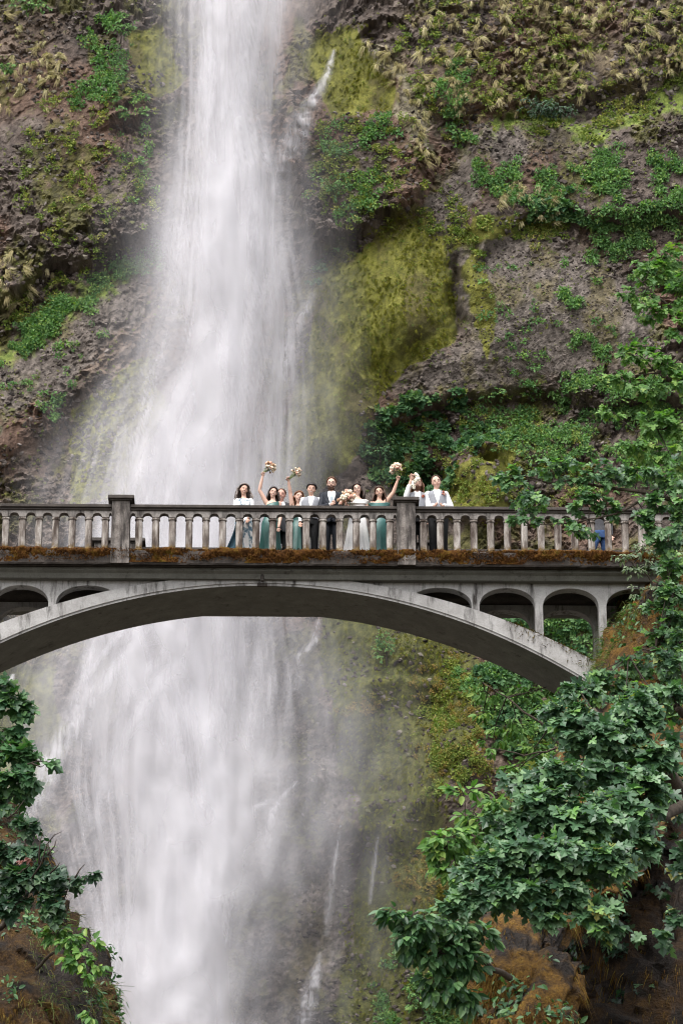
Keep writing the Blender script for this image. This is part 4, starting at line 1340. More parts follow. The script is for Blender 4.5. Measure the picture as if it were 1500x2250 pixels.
cover('hanging_ferns', 'dark green broad-leaved plants hanging over shaded hollows of the cliff', 'plants', 'broad', 'cover_dark', [
    ([(790, 970), (860, 885), (960, 865), (1070, 880), (1070, 960), (980, 1000), (1000, 1060), (880, 1100), (800, 1040)], 480),
    ([(1030, 1380), (1330, 1350), (1330, 1500), (1200, 1700), (1060, 1640)], 420),
    ([(690, 560), (690, 640), (720, 580)], 10), ([(1150, 440), (1240, 440), (1300, 490), (1160, 490)], 90)],
    (.09, .24), 45, thr=.44)
cover('lower_herbs', 'green and yellow herbs on the lower right part of the cliff', 'plants', 'leafy', 'cover_yellow', [
    ([(800, 950), (1000, 860), (1200, 900), (1330, 960), (1250, 1100), (1000, 1110), (800, 1050)], 380),
    ([(930, 1480), (1020, 1440), (1070, 1560), (1060, 1720), (950, 1740), (920, 1620)], 420),
    ([(1100, 1620), (1200, 1560), (1250, 1700), (1120, 1800)], 160)],
    (.06, .18), 47, thr=.48, sc=30)
cover('yellowing_leaves', 'pale yellow withered leaves on the lower right cliff', 'plants', 'leafy', 'cover_ochre', [
    ([(900, 1480), (1040, 1380), (1110, 1560), (1080, 1760), (960, 1760), (900, 1600)], 240),
    ([(860, 1900), (960, 1860), (960, 1960), (880, 1990)], 50), ([(740, 1560), (830, 1540), (860, 1570), (760, 1590)], 40)],
    (.07, .14), 49, thr=.5, sc=22)
cover('grass_tufts', 'straw coloured grass tufts hanging on the upper cliff', 'grass', 'tuft', 'cover_tan', [
    ([(940, -60), (1540, -60), (1540, 130), (1420, 190), (1200, 225), (1000, 260), (900, 200)], 470),
    ([(800, 80), (860, 100), (940, 250), (950, 400), (900, 300)], 90), ([(1100, 380), (1260, 420), (1240, 480), (1090, 460)], 60),
    ([(0, 560), (100, 540), (120, 640), (20, 680)], 40), ([(-20, 40), (150, 30), (120, 230), (0, 260)], 90)],
    (.06, .27), 51, (55, 95), .47, 30)

def stone_mat():
    a = NT('stone')
    t = a.math('FRACT', a.math('ADD', a.attr('tint'), a.n('ShaderNodeObjectInfo').outputs['Random']))
    c = a.ramp(t, [(0, (.020, .016, .014)), (.4, (.065, .050, .044)), (.75, (.125, .104, .092)), (.93, (.22, .19, .17)), (1, (.10, .11, .02))])
    M['stone'] = a.done(a.pbsdf(c, .8, .25, a.bump(a.noise(14, 3, .7), .6, .05)))
stone_mat()
leaf_mat('moss_tuft', [(0, (.075, .080, .010)), (.5, (.135, .135, .018)), (.85, (.20, .19, .030)), (1, (.12, .17, .025))], .85, .1, .15)
cover('broken_stones', 'angular broken stones of the dark cliff faces', 'stones', 'chip', 'stone', [
    ([(-60, -60), (360, -60), (360, 560), (-60, 660)], 1700), ([(-60, 700), (250, 760), (250, 1110), (-60, 1110)], 600),
    ([(660, 260), (960, 230), (940, 420), (700, 550)], 420), ([(880, -60), (1560, -60), (1560, 230), (1000, 300)], 1100),
    ([(1000, 280), (1560, 250), (1560, 640), (1100, 560)], 900), ([(800, 850), (1560, 830), (1560, 1110), (780, 1110)], 900),
    ([(650, 1350), (1340, 1350), (1300, 2280), (650, 2280)], 1500)], (.03, .13), 61, (0, 180), .46, 60.0, 0.0)
cover('gravel_stones', 'small grey stones on the gravel aprons', 'stones', 'chip', 'stone', [
    (POLY['gravel'][0], 1000), (POLY['gravel'][1], 2200), (POLY['gravel'][2], 420), (POLY['gravel'][3], 300)], (.015, .055), 63, (0, 180), .40, 60.0, 0.0)
cover('moss_tufts', 'short hanging moss tufts on the olive rock aprons', 'moss', 'tuft', 'moss_tuft', [
    (POLY['moss'][0], 2600), (POLY['moss'][1], 420), (POLY['moss'][2], 2300), (POLY['moss'][3], 200), (POLY['moss'][4], 90)], (.035, .11), 65, (60, 100), .38, 40.0, 0.0)
cover('tiny_herbs', 'tiny green and yellow herbs sprinkled over the whole cliff', 'plants', 'leafy', 'cover_yellow', [
    ([(-40, -40), (370, -40), (370, 1100), (-40, 1100)], 800), ([(680, -40), (1540, -40), (1540, 1110), (760, 1110)], 2200), ([(760, 1350), (1330, 1350), (1200, 2280), (760, 2280)], 900)],
    (.02, .07), 67, (40, 90), .47, 34.0, 0.02)

# ------------------------------------------------------------------ shrubs on the cliff
def cliff_shrub(label, px, py, rx, ry, mat, n, seed, size=.13):
    r = np.random.default_rng(seed)
    P = at(px, py, CLY); y = float(cliff_y(np.array([P[0]]), np.array([P[2]]))[0])
    y -= .12
    tree('cliff_shrub', label, 'shrub', [[(px, py + ry * .9, y + .15, .03), (px + r.normal(0, 4), py + ry * .2, y - .1, .015)]],
         [(px + r.uniform(-.5, .5) * rx, py + r.uniform(-.35, .35) * ry, y - .15, rx * .55, ry * .65, n // 5) for _ in range(5)],
         'oval', size, mat, 'shrubs growing on the cliff', seed, 0, 8)
for i, (lab, px, py, rx, ry, mt, n) in enumerate([
    ('dark blue-green shrub on the bright ledge under the straw grass', 1215, 232, 84, 30, 'leaf_dark', 800),
    ('round green bush at the left edge high on the cliff', 14, 143, 22, 20, 'cover_green', 160),
    ('green bush in the top left corner', 70, 4, 62, 30, 'cover_green', 300),
    ('leafy green bush on the rock spur at the top left', 265, 55, 44, 44, 'cover_green', 260),
    ('green bush over the small cave mouth right of the mossy apron', 835, 985, 42, 40, 'cover_dark', 260),
    ('green shrub on the ledge above the dark rock blocks', 1075, 865, 48, 26, 'cover_green', 240),
    ('bushy plant at the foot of the ledge left of the grey dome', 1005, 288, 26, 16, 'cover_green', 120),
    ('green shrub halfway down the cliff beside the gravel apron at left', 125, 908, 24, 22, 'cover_green', 130),
    ('shrub right of the cave beneath the plant ledge', 1165, 985, 40, 46, 'cover_green', 240),
    ('misty green shrub just under the arch right of the falls', 850, 1420, 40, 50, 'cover_green', 240),
    ('shrub at the bottom of the cliff left of the buttress', 930, 2190, 60, 44, 'cover_green', 260),
    ('green bush below the small side stream right of the falls', 740, 410, 44, 30, 'cover_green', 200),
]):
    cliff_shrub(lab, px, py, rx, ry, mt, n, 700 + i)
# ================================================================== TREES AND SHRUBS NEAR THE BRIDGE
tree('bigleaf_maple', 'large dark bigleaf maple with drooping leaves before the right rock buttress', 'tree',
     [[(1600, 2000, -15, .16), (1520, 1750, -17, .13), (1420, 1640, -18.5, .09), (1300, 1560, -19, .05)],
      [(1520, 1750, -17, .10), (1430, 1800, -20, .07), (1300, 1800, -21, .045), (1150, 1840, -21.5, .02)],
      [(1430, 1800, -20, .06), (1300, 1900, -21.5, .04), (1150, 1960, -22, .025), (1010, 1990, -22, .012)]],
     [(1130, 1880, -21.8, 70, 40, 220), (1060, 1900, -22, 50, 34, 120), (1420, 1740, -20.5, 50, 44, 180), (1280, 1520, -18.5, 50, 26, 110), (1280, 1810, -21.5, 110, 60, 701), (1190, 1770, -21.5, 80, 55, 458), (1350, 1780, -21, 70, 60, 405), (1210, 1880, -22, 90, 50, 458), (1320, 1890, -22, 80, 45, 350),
      (1110, 1820, -21.5, 50, 40, 188), (1230, 1700, -21, 70, 35, 270),
      (1330, 1630, -19.5, 100, 55, 593), (1250, 1580, -19.5, 60, 45, 270), (1400, 1570, -19, 70, 50, 350), (1440, 1660, -19.5, 50, 50, 242), (1350, 1700, -20.5, 80, 30, 242),
      (1080, 1960, -22, 80, 40, 350), (1170, 1965, -22, 60, 35, 242), (1010, 1985, -22, 40, 30, 135), (1245, 1960, -22, 50, 30, 161),
      (1120, 1890, -21.8, 60, 34, 218), (1160, 1720, -20.5, 50, 30, 151), (1400, 1850, -21, 40, 40, 151), (1315, 2005, -22, 60, 24, 135), (1340, 2045, -22, 34, 24, 68), (1200, 2010, -22, 30, 20, 53)],
     'maple', .178, 'leaf_maple', None, 201, 300)
tree('bigleaf_maple', 'maple boughs at the right edge beside the dark rock wall', 'tree',
     [[(1620, 1800, -12, .12), (1560, 1650, -14, .09), (1490, 1560, -15, .05)], [(1560, 1650, -14, .07), (1540, 1850, -16, .05), (1490, 1960, -17, .02)]],
     [(1470, 1520, -15, 50, 40, 90), (1480, 1740, -16, 44, 50, 90), (1500, 1880, -17, 40, 50, 80), (1490, 1450, -14, 50, 40, 80), (1495, 2010, -17, 30, 30, 30), (1440, 2060, -17, 40, 20, 26)],
     'maple', .20, 'leaf_maple', None, 203, 90)
tree('maple_bough', 'leafy maple bough reaching left across the right end of the parapet', 'tree',
     [[(1640, 1250, -3, .10), (1560, 1150, -3.4, .07), (1440, 1085, -3.8, .04), (1280, 1060, -4, .025), (1120, 1050, -4.2, .010)],
      [(1440, 1085, -3.8, .03), (1350, 1130, -4, .02), (1250, 1150, -4.1, .014), (1150, 1155, -4.2, .006)]],
     [(1130, 1050, -4.2, 55, 32, 90), (1220, 1035, -4.1, 60, 34, 110), (1310, 1040, -4, 60, 36, 120), (1400, 1035, -3.9, 60, 40, 130), (1470, 1060, -3.8, 50, 50, 120),
      (1180, 1095, -4.2, 70, 26, 90), (1280, 1100, -4.1, 60, 26, 90), (1160, 1140, -4.2, 50, 18, 46), (1240, 1160, -4.1, 50, 18, 50), (1330, 1110, -4, 40, 26, 60),
      (1440, 1110, -3.9, 44, 26, 90), (1490, 1140, -3.9, 26, 50, 120), (1440, 1160, -3.9, 30, 26, 70), (1410, 1140, -3.9, 30, 20, 40), (1465, 1195, -3.7, 30, 26, 80), (1300, 1170, -4, 30, 10, 14)],
     'maple', .17, 'leaf_bough', None, 205, 170)
tree('maple_tree', 'bright green maple leaning in from the right edge high above the parapet', 'tree',
     [[(1660, 1100, 2.0, .14), (1600, 900, 2, .11), (1540, 760, 2, .07), (1440, 820, 1.6, .03)], [(1540, 760, 2, .06), (1480, 680, 1.8, .03), (1400, 610, 1.6, .012)], [(1600, 900, 2, .05), (1500, 930, 1.6, .03), (1400, 950, 1.5, .010)]],
     [(1440, 600, 1.7, 60, 36, 150), (1490, 640, 1.7, 40, 50, 140), (1400, 650, 1.7, 44, 30, 80), (1470, 560, 1.7, 40, 24, 60), (1440, 690, 1.7, 44, 28, 80), (1490, 720, 1.7, 30, 40, 80),
      (1390, 770, 1.6, 44, 24, 80), (1450, 790, 1.6, 50, 36, 130), (1360, 830, 1.6, 36, 24, 60), (1420, 850, 1.6, 50, 28, 90), (1490, 840, 1.6, 30, 40, 90),
      (1430, 930, 1.5, 55, 26, 110), (1490, 930, 1.5, 34, 40, 110), (1400, 985, 1.5, 50, 22, 90), (1470, 1000, 1.5, 50, 34, 120), (1340, 900, 1.5, 30, 16, 30)],
     'maple', .17, 'leaf_bright', None, 207, 60)
tree('young_tree', 'slender bright green saplings in the gap behind the right haunch', 'tree',
     [[(1330, 1800, -.6, .05), (1240, 1640, -.8, .035), (1150, 1560, -1, .02), (1060, 1500, -1, .008)], [(1240, 1640, -.8, .025), (1160, 1660, -1, .015), (1060, 1640, -1, .006)]],
     [(1080, 1530, 1.0, 46, 20, 70), (1150, 1530, 1.0, 50, 28, 110), (1210, 1570, .9, 50, 40, 150), (1120, 1600, .9, 60, 26, 110), (1080, 1640, .9, 44, 18, 60), (1170, 1650, .8, 60, 28, 120),
      (1230, 1500, 3.0, 40, 40, 110), (1130, 1700, .8, 50, 24, 80), (1060, 1575, .9, 30, 14, 30)],
     'oval', .17, 'leaf_bright', None, 209, 0)
tree('understory_shrub', 'light green leafy shrub left of the big maple', 'shrub',
     [[(1180, 2000, -16, .05), (1080, 1900, -17, .03), (960, 1860, -17.5, .012)]],
     [(1060, 1800, -17, 70, 40, 260), (985, 1850, -17.5, 60, 34, 220), (1120, 1830, -17, 60, 40, 200), (950, 1880, -17.5, 40, 22, 60), (1060, 1870, -17, 70, 40, 200), (1020, 1740, -17, 40, 14, 40), (1090, 1760, -17, 44, 24, 70), (1010, 1910, -17.5, 60, 26, 110)],
     'oval', .17, 'leaf_bright', None, 211, 0)
tree('understory_shrub', 'dark glossy shrub hanging at the left foot of the buttress', 'shrub',
     [[(1120, 2150, -17.5, .05), (1010, 2080, -18.5, .03), (880, 2030, -19, .012)]],
     [(870, 2010, -19, 44, 22, 80), (930, 2030, -19, 60, 36, 180), (900, 2070, -19, 50, 26, 100), (1000, 2030, -18.7, 60, 40, 190), (960, 2100, -18.7, 60, 40, 180), (1020, 2110, -18.5, 50, 50, 190), (960, 2170, -18.5, 60, 34, 150), (1020, 2190, -18.4, 40, 40, 120), (1050, 2050, -18.4, 40, 34, 90)],
     'oval', .19, 'leaf_shrub', None, 213, 60)
tree('small_leaved_shrub', 'pale small-leaved shrub on the rock where the bridge lands', 'shrub',
     [[(1450, 1330, -.8, .03), (1420, 1260, -1, .02), (1380, 1230, -1.2, .008)]],
     [(1370, 1222, -1.2, 30, 16, 70), (1410, 1205, -1.2, 30, 20, 90), (1440, 1235, -1.1, 30, 26, 110), (1395, 1255, -1.3, 28, 18, 70), (1450, 1290, -1.2, 30, 26, 100), (1400, 1300, -1.4, 24, 14, 40), (1470, 1210, -1.0, 30, 40, 120)],
     'oval', .10, 'leaf_pale', None, 215, 0)
tree('bridge_end_shrub', 'green leaves growing over the rock right of the last column', 'shrub',
     [[(1480, 1480, -2, .04), (1440, 1420, -2.4, .02), (1380, 1440, -2.8, .010)]],
     [(1440, 1330, -1.8, 26, 30, 70), (1475, 1230, -1.6, 30, 36, 110), (1480, 1300, -1.8, 30, 40, 120), (1490, 1420, -2.4, 30, 40, 110), (1370, 1550, -4, 60, 30, 120), (1460, 1560, -4, 50, 40, 130), (1480, 1350, -1.8, 30, 40, 90), (1455, 1400, -2.2, 40, 40, 110), (1400, 1460, -2.8, 46, 30, 100), (1350, 1500, -3, 40, 28, 80), (1470, 1480, -2.8, 40, 40, 100), (1490, 1270, -1.5, 24, 40, 70), (1420, 1530, -3.4, 60, 30, 110), (1310, 1480, -3, 40, 22, 60), (1300, 1530, -3.4, 40, 24, 60)],
     'maple', .17, 'leaf_bough', None, 217, 90)
tree('bigleaf_maple', 'maple at the left edge just below the arch', 'tree',
     [[(-120, 1900, -10, .09), (-60, 1720, -10, .06), (-10, 1620, -10, .03), (60, 1670, -10.2, .008)], [(-60, 1720, -10, .04), (-10, 1560, -10, .02), (40, 1540, -10, .006)]],
     [(25, 1550, -10, 46, 32, 90), (5, 1500, -10, 24, 16, 24), (20, 1650, -10, 46, 34, 100), (50, 1660, -10.2, 32, 34, 60), (20, 1720, -10.2, 44, 36, 100), (60, 1705, -10.3, 22, 22, 30), (15, 1600, -10, 24, 20, 30), (104, 1674, -10.3, 10, 8, 7), (5, 1760, -10.2, 26, 20, 30)],
     'maple', .24, 'leaf_shrub', None, 219, 110)
tree('dark_shrub', 'dark leafy shrub spreading over the lower left outcrop', 'shrub',
     [[(-40, 2080, -12.5, .06), (40, 1990, -13.5, .04), (110, 1930, -14, .02), (190, 1935, -14.4, .006)], [(40, 1990, -13.5, .02), (60, 1890, -13.8, .012), (50, 1820, -13.8, .005)]],
     [(30, 1930, -14, 46, 40, 120), (90, 1920, -14, 46, 36, 120), (140, 1930, -14.2, 36, 26, 80), (185, 1930, -14.4, 18, 12, 24), (60, 1870, -13.8, 40, 26, 70), (20, 1870, -13.8, 30, 26, 50), (110, 1990, -14.2, 34, 26, 60), (130, 2010, -14.2, 18, 16, 20), (30, 1990, -14, 40, 26, 60), (60, 1820, -13.8, 26, 24, 50)],
     'maple', .19, 'leaf_dark', None, 221, 60)
tree('light_shrub', 'light green shrub with grass on the brow of the lower left outcrop', 'shrub',
     [[(80, 2130, -13.4, .03), (130, 2080, -14, .018), (200, 2110, -14.4, .006)]],
     [(125, 2050, -14, 30, 22, 80), (160, 2065, -14.2, 34, 24, 90), (195, 2070, -14.4, 20, 14, 24), (175, 2110, -14.4, 36, 22, 90), (212, 2120, -14.5, 16, 14, 30), (190, 2145, -14.5, 24, 12, 34), (200, 2235, -14.5, 20, 12, 24), (190, 2215, -14.5, 12, 8, 12)],
     'oval', .16, 'leaf_bright', None, 223, 0)
tree('red_leaved_sprig', 'small sprig of red leaves over the dark shrub at lower left', 'plant',
     [[(40, 1920, -14.5, .012), (80, 1892, -15, .005)]], [(72, 1886, -15, 20, 4, 16), (52, 1893, -15, 8, 4, 6)], 'oval', .11, 'leaf_red', None, 225, 0)
# bare twigs of a dead branch
def dead_branch(label, paths):
    root = empty('dead_branch', at(*paths[0][0]))
    inv = Matrix.Translation(-root.location)
    tag(root, label, 'branch')
    for p in paths:
        m = MB(); k = len(p)
        m.tube([at(*q) for q in p], [.016 * (1 - .75 * i / (k - 1)) for i in range(k)], 5)
        o = m.build('twig', M['twig'], root, True); o.matrix_parent_inverse = inv
dead_branch('bare dead twigs sticking up from the dark shrub at lower left', [
    [(70, 1930, -14.5), (90, 1900, -14.6), (104, 1855, -14.7), (120, 1835, -14.8), (136, 1828, -14.8)], [(104, 1855, -14.7), (112, 1880, -14.7), (128, 1868, -14.7)],
    [(85, 1900, -14.6), (88, 1850, -14.6), (95, 1828, -14.6)], [(104, 1880, -14.6), (120, 1860, -14.6), (124, 1845, -14.6)], [(110, 1920, -14.6), (126, 1905, -14.7), (132, 1895, -14.7)],
    [(165, 1930, -14.6), (175, 1912, -14.6), (186, 1900, -14.6)]])
dead_branch('bare twig beside the maple at the left edge', [[(60, 1680, -10.4), (78, 1674, -10.4), (88, 1673, -10.4), (92, 1652, -10.4)], [(70, 1678, -10.4), (90, 1686, -10.4), (100, 1680, -10.4)],
    [(15, 1800, -10.6), (35, 1785, -10.6), (45, 1770, -10.6), (54, 1758, -10.6)]])
# ================================================================== PEOPLE ON THE BRIDGE
def plain(name, col, rough=.7, spec=.3, var=.12, scale=25.0):
    a = NT(name)
    c = a.ramp(a.noise(scale, 3, .6), [(.3, tuple(q * (1 - var) for q in col)), (.7, tuple(min(1, q * (1 + var)) for q in col))])
    M[name] = a.done(a.pbsdf(c, rough, spec))
plain('skin_fair', (.58, .375, .295), .6, .25, .05); plain('skin_warm', (.53, .33, .25), .6, .25, .05); plain('skin_ruddy', (.55, .31, .245), .6, .25, .06)
plain('lip', (.42, .11, .10), .45, .4); plain('lip_male', (.40, .17, .145), .5, .4); plain('teeth', (.75, .72, .68), .35, .5, .03)
plain('eye_white', (.40, .37, .34), .4, .4, .03); plain('iris', (.035, .022, .015), .25, .5)
plain('hair_grey', (.135, .110, .098), .5, .4, .55, 45); plain('hair_dark', (.030, .017, .012), .45, .4, .4, 45); plain('hair_black', (.014, .010, .009), .45, .4, .4, 45)
plain('hair_brown', (.060, .028, .016), .45, .4, .4, 45); plain('hair_auburn', (.20, .085, .036), .45, .4, .4, 45); plain('hair_greybrown', (.15, .105, .080), .5, .3, .4, 45)
plain('hair_copper', (.11, .050, .025), .5, .3, .4, 45)
plain('cloth_white', (.78, .77, .76), .8, .2, .05); plain('cloth_vest', (.235, .240, .262), .8, .2, .08); plain('cloth_green', (.030, .105, .092), .42, .5, .2, 8)
plain('cloth_teal', (.045, .135, .125), .42, .5, .2, 8); plain('cloth_navy', (.014, .016, .023), .7, .25, .2); plain('cloth_black', (.010, .010, .011), .7, .25, .2)
plain('cloth_tie', (.30, .36, .40), .5, .4, .05); plain('denim', (.030, .062, .150), .8, .2, .3, 14); plain('cloth_blue', (.060, .125, .165), .7, .3, .3, 6)
plain('cloth_charcoal', (.055, .055, .060), .8, .2, .2); plain('shoe', (.012, .010, .009), .35, .5); plain('metal', (.08, .07, .06), .3, .6, .05)
plain('petal_cream', (.72, .60, .46), .7, .3, .12, 30); plain('petal_blush', (.60, .33, .25), .7, .3, .2, 30); plain('petal_tan', (.40, .24, .14), .7, .3, .25, 30)
plain('petal_rust', (.34, .085, .045), .7, .3, .25, 30); plain('stem_green', (.14, .17, .07), .7, .3, .2); plain('stem_dark', (.03, .05, .03), .7, .3, .2)
def printed_mat():
    a = NT('cloth_print')
    n1 = a.noise(9, 3, .6, a.mapped((1, 1, .55), rot=(0, .5, 0)), 1.2)
    c = a.ramp(n1, [(.40, (.10, .16, .21)), (.47, (.34, .39, .42)), (.54, (.76, .74, .73)), (.7, (.80, .77, .76))])
    M['cloth_print'] = a.done(a.pbsdf(c, .75, .25))
    a = NT('speckled')
    c = a.ramp(a.voro(42, a.mapped((1, 1, .5))), [(.20, (.05, .045, .04)), (.38, (.50, .46, .36)), (.6, (.74, .69, .56))])
    M['speckled'] = a.done(a.pbsdf(c, .8, .2))
printed_mat()

def remeshed(mb, name, voxel, smooth=4, deci=None):
    o = bpy.data.objects.new('tmp', mb.mesh('tmp')); COL.objects.link(o)
    r = o.modifiers.new('r', 'REMESH'); r.mode = 'VOXEL'; r.voxel_size = voxel; r.use_smooth_shade = True
    s = o.modifiers.new('s', 'SMOOTH'); s.iterations = smooth; s.factor = .5
    if deci:
        d = o.modifiers.new('d', 'DECIMATE'); d.ratio = deci
    dg = bpy.context.evaluated_depsgraph_get()
    me = bpy.data.meshes.new_from_object(o.evaluated_get(dg))
    me.name = name
    old = o.data; bpy.data.objects.remove(o); bpy.data.meshes.remove(old)
    return me

def loft(rings, n=28, gap=None, cap=True, fold=None):
    """rings: (z, rx, ry, cx, cy); gap(z) = half angle left open at the front"""
    V = []; F = []
    for (z, rx, ry, cx, cy) in rings:
        g = gap(z) if gap else 0
        for k in range(n + (1 if gap else 0)):
            a = -math.pi / 2 + g + (2 * math.pi - 2 * g) * k / n
            f = 1 + (fold(a, z) if fold else 0)
            V.append((cx + rx * f * math.cos(a), cy + ry * f * math.sin(a), z))
    m = n + (1 if gap else 0)
    for i in range(len(rings) - 1):
        for k in range(n if gap else m):
            F.append((i * m + k, i * m + (k + 1) % m, (i + 1) * m + (k + 1) % m, (i + 1) * m + k))
    if cap and not gap:
        F.append(tuple(range(m - 1, -1, -1))); F.append(tuple((len(rings) - 1) * m + k for k in range(m)))
    return V, F

class Person:
    def __init__(s, label, px, pytop, y, sex='m', skin='skin_fair', lean=0.0, yaw=0.0, group='wedding party on the footbridge', H=None, pitch=13, turn=0, roll=0):
        top = bl(px, pytop, y)
        s.H = H or float(top[2]) + .01
        s.k = s.H / 1.75
        s.base = np.array([top[0] - lean, y, 0.0])
        s.lean = lean; s.sex = sex; s.skin = skin
        s.root = empty('person', to_world(s.base), BZ)
        tag(s.root, label, 'person', group)
        k = s.k
        hx = lean
        s.headM = Matrix.Translation((hx, -.015, 1.612 * k)) @ Matrix.Rotation(R(turn), 4, 'Z') @ Matrix.Rotation(R(pitch), 4, 'X') @ Matrix.Rotation(R(roll), 4, 'Y') @ Matrix.Scale(1.06, 4)
        s.rng = np.random.default_rng(abs(hash(label)) % 1000 if False else int(px))
    def loc(s, px, py, dy):
        """body-local point at depth dy from the body's centre line, seen at the pixel"""
        p = bl(px, py, s.base[1] + dy); return Vector(p - s.base)
    def hp(s, x, y, z): return s.headM @ Vector((x, y, z))
    def part(s, name, me, mat, parent=None, smooth=True):
        o = link(name, me, M[mat], parent or s.root)
        if smooth: me.polygons.foreach_set('use_smooth', [True] * len(me.polygons))
        return o
    def torso_rings(s, add=0.0, z0=.86, z1=1.45):
        k = s.k
        if s.sex == 'm': T = [(.80, .150, .115), (.93, .168, .120), (1.08, .150, .108), (1.22, .165, .118), (1.34, .172, .115), (1.41, .135, .090), (1.455, .075, .065)]
        else: T = [(.80, .160, .125), (.92, .178, .128), (1.07, .130, .098), (1.20, .150, .122), (1.27, .155, .125), (1.36, .150, .095), (1.41, .110, .075), (1.45, .060, .055)]
        zs = np.linspace(z0, z1, 22)
        zz = [t[0] for t in T]
        out = []
        for z in zs:
            rx = np.interp(z, zz, [t[1] for t in T]) + add; ry = np.interp(z, zz, [t[2] for t in T]) + add
            out.append((z * k, rx * k, ry * k, s.lean * max(0, (z - .9) / .7), 0))
        return out
    def joints(s, arms):
        """arms: side -> (elbow, wrist) in body-local coordinates"""
        k = s.k; w = .158 if s.sex == 'm' else .146
        s.J = {}
        for sd in (-1, 1):
            sh = Vector((sd * w * k + s.lean * .75, .01, (1.385 if s.sex == 'm' else 1.37) * k))
            if sd in arms:
                el, wr = arms[sd]
                u = el - sh; f = wr - el
                if u.z > 0: sh = sh + Vector((sd * -.01, 0, .035 * k))          # a raised arm lifts the shoulder
            else:
                el = sh + Vector((sd * .06, .02, -.28)) * k; wr = el + Vector((sd * .0, -.09, -.24)) * k
            s.J[sd] = (sh, el, wr)
    def hand(s, mb, wr, d, fist=True, up=Vector((0, -1, 0)), sc=1.0):
        """palm, four unequal fingers and a thumb leaving the side of the palm"""
        d = d.normalized(); n = (up - d * up.dot(d)); n = n.normalized() if n.length > .05 else d.orthogonal().normalized()
        sd = d.cross(n)
        c = wr + d * .045 * sc
        Mx = Matrix((sd, n, d)).transposed()
        mb.ball(c, (.040 * sc, .018 * sc, .050 * sc), 10, 7, Mx)
        for i, (off, ln) in enumerate(((-.028, .062), (-.010, .072), (.009, .068), (.027, .052))):
            b = c + sd * off * sc + d * .036 * sc
            if fist:
                p = [b, b + d * .024 * sc + n * .006, b + d * .022 * sc + n * .032 * sc, b + d * -.004 + n * .034 * sc]
            else:
                p = [b, b + d * ln * .5 * sc + n * .004, b + d * ln * .85 * sc + n * .016 * sc, b + d * ln * 1.0 * sc + n * .030 * sc]
            mb.tube(p, [.0095 * sc, .009 * sc, .0085 * sc, .007 * sc], 6)
        t0 = c - sd * .034 * sc - d * .012 * sc
        t1 = t0 - sd * .018 * sc + d * .028 * sc + n * .012
        t2 = t1 + d * .020 * sc + n * .016 * sc + sd * (.016 if fist else .0) * sc
        mb.tube([t0, t1, t2], [.012 * sc, .011 * sc, .008 * sc], 6)
        s.grip = c + n * .022
        return c
    def body(s, arms=None, fist=(), sleeves=None, legs=None):
        k = s.k
        s.joints(arms or {})
        mb = MB()
        V, F = loft(s.torso_rings(-.012), 20); mb.add(V, F)
        mb.tube([(s.lean * .9, .015, 1.40 * k), (s.lean, .0, 1.50 * k), s.hp(0, .01, -.05)], [.058 * k, .050 * k, .048 * k], 10)
        w = 1.0 if s.sex == 'm' else .93
        Hm = s.headM.to_3x3()
        def hb(c, r): mb.ball(s.hp(*[q * k for q in c]), tuple(q * k * w for q in r), 14, 10, Hm)
        hb((0, .010, .020), (.074, .092, .098)); hb((0, -.022, -.045), (.057, .066, .066)); hb((0, -.045, -.085), (.034, .036, .026))
        hb((0, -.092, -.012), (.0125, .020, .016)); hb((0, -.084, .010), (.010, .014, .022))
        for sd in (-1, 1):
            hb((sd * .074, .010, -.005), (.011, .022, .030)); hb((sd * .036, -.066, -.026), (.022, .020, .020)); hb((sd * .032, -.066, .042), (.024, .012, .009))
        for sd in (-1, 1):
            sh, el, wr = s.J[sd]
            a = .98 if s.sex == 'm' else 1.02
            mb.tube([sh + (Vector((0, 0, sh.z - .06)) - sh) * 0, sh.lerp(el, .35), el, el.lerp(wr, .3), wr], [.056 * k * a, .050 * k * a, .040 * k * a, .040 * k * a, .027 * k * a], 10)
            mb.ball(sh, .058 * k * a, 10, 7)
        lj = legs or {sd: (Vector((sd * .088 * k, 0, .90 * k)), Vector((sd * .095 * k, -.012, .49 * k)), Vector((sd * .10 * k, .02, .085 * k))) for sd in (-1, 1)}
        s.legj = lj
        for sd in (-1, 1):
            h, kn, an = lj[sd]
            mb.tube([h, h.lerp(kn, .5), kn, kn.lerp(an, .3), an], [.090 * k, .074 * k, .056 * k, .056 * k, .038 * k], 10)
        me = remeshed(mb, 'body', .011, 3, .45)
        bm = bmesh.new(); bm.from_mesh(me)
        extra = MB()
        for sd in (-1, 1):
            sh, el, wr = s.J[sd]
            s.hand(extra, wr, wr - el, sd in fist, Vector((0, -1, 0)), k * (1 if s.sex == 'm' else .92))
            if sd in fist: s.fist_c = s.grip
        for sd in (-1, 1):
            h, kn, an = lj[sd]
            extra.ball(an + Vector((0, -.06, -.045)) * k, (.045 * k, .125 * k, .045 * k), 10, 6)
        e = extra.mesh('e'); bm.from_mesh(e); bm.to_mesh(me); bm.free(); bpy.data.meshes.remove(e)
        s.bodyo = s.part('body', me, s.skin)
        # face
        for sd in (-1, 1):
            m = MB(); m.ball(s.hp(sd * .0315 * k * w, -.083 * k, .012 * k), (.0118 * k, .009 * k, .0052 * k), 10, 6)
            eo = s.part('eye', m.mesh('eye'), 'eye_white')
            m = MB(); m.ball(s.hp(sd * .0315 * k * w, -.0905 * k, .011 * k), (.0048 * k, .004 * k, .0046 * k), 8, 5)
            s.part('iris', m.mesh('iris'), 'iris', eo)
        return s
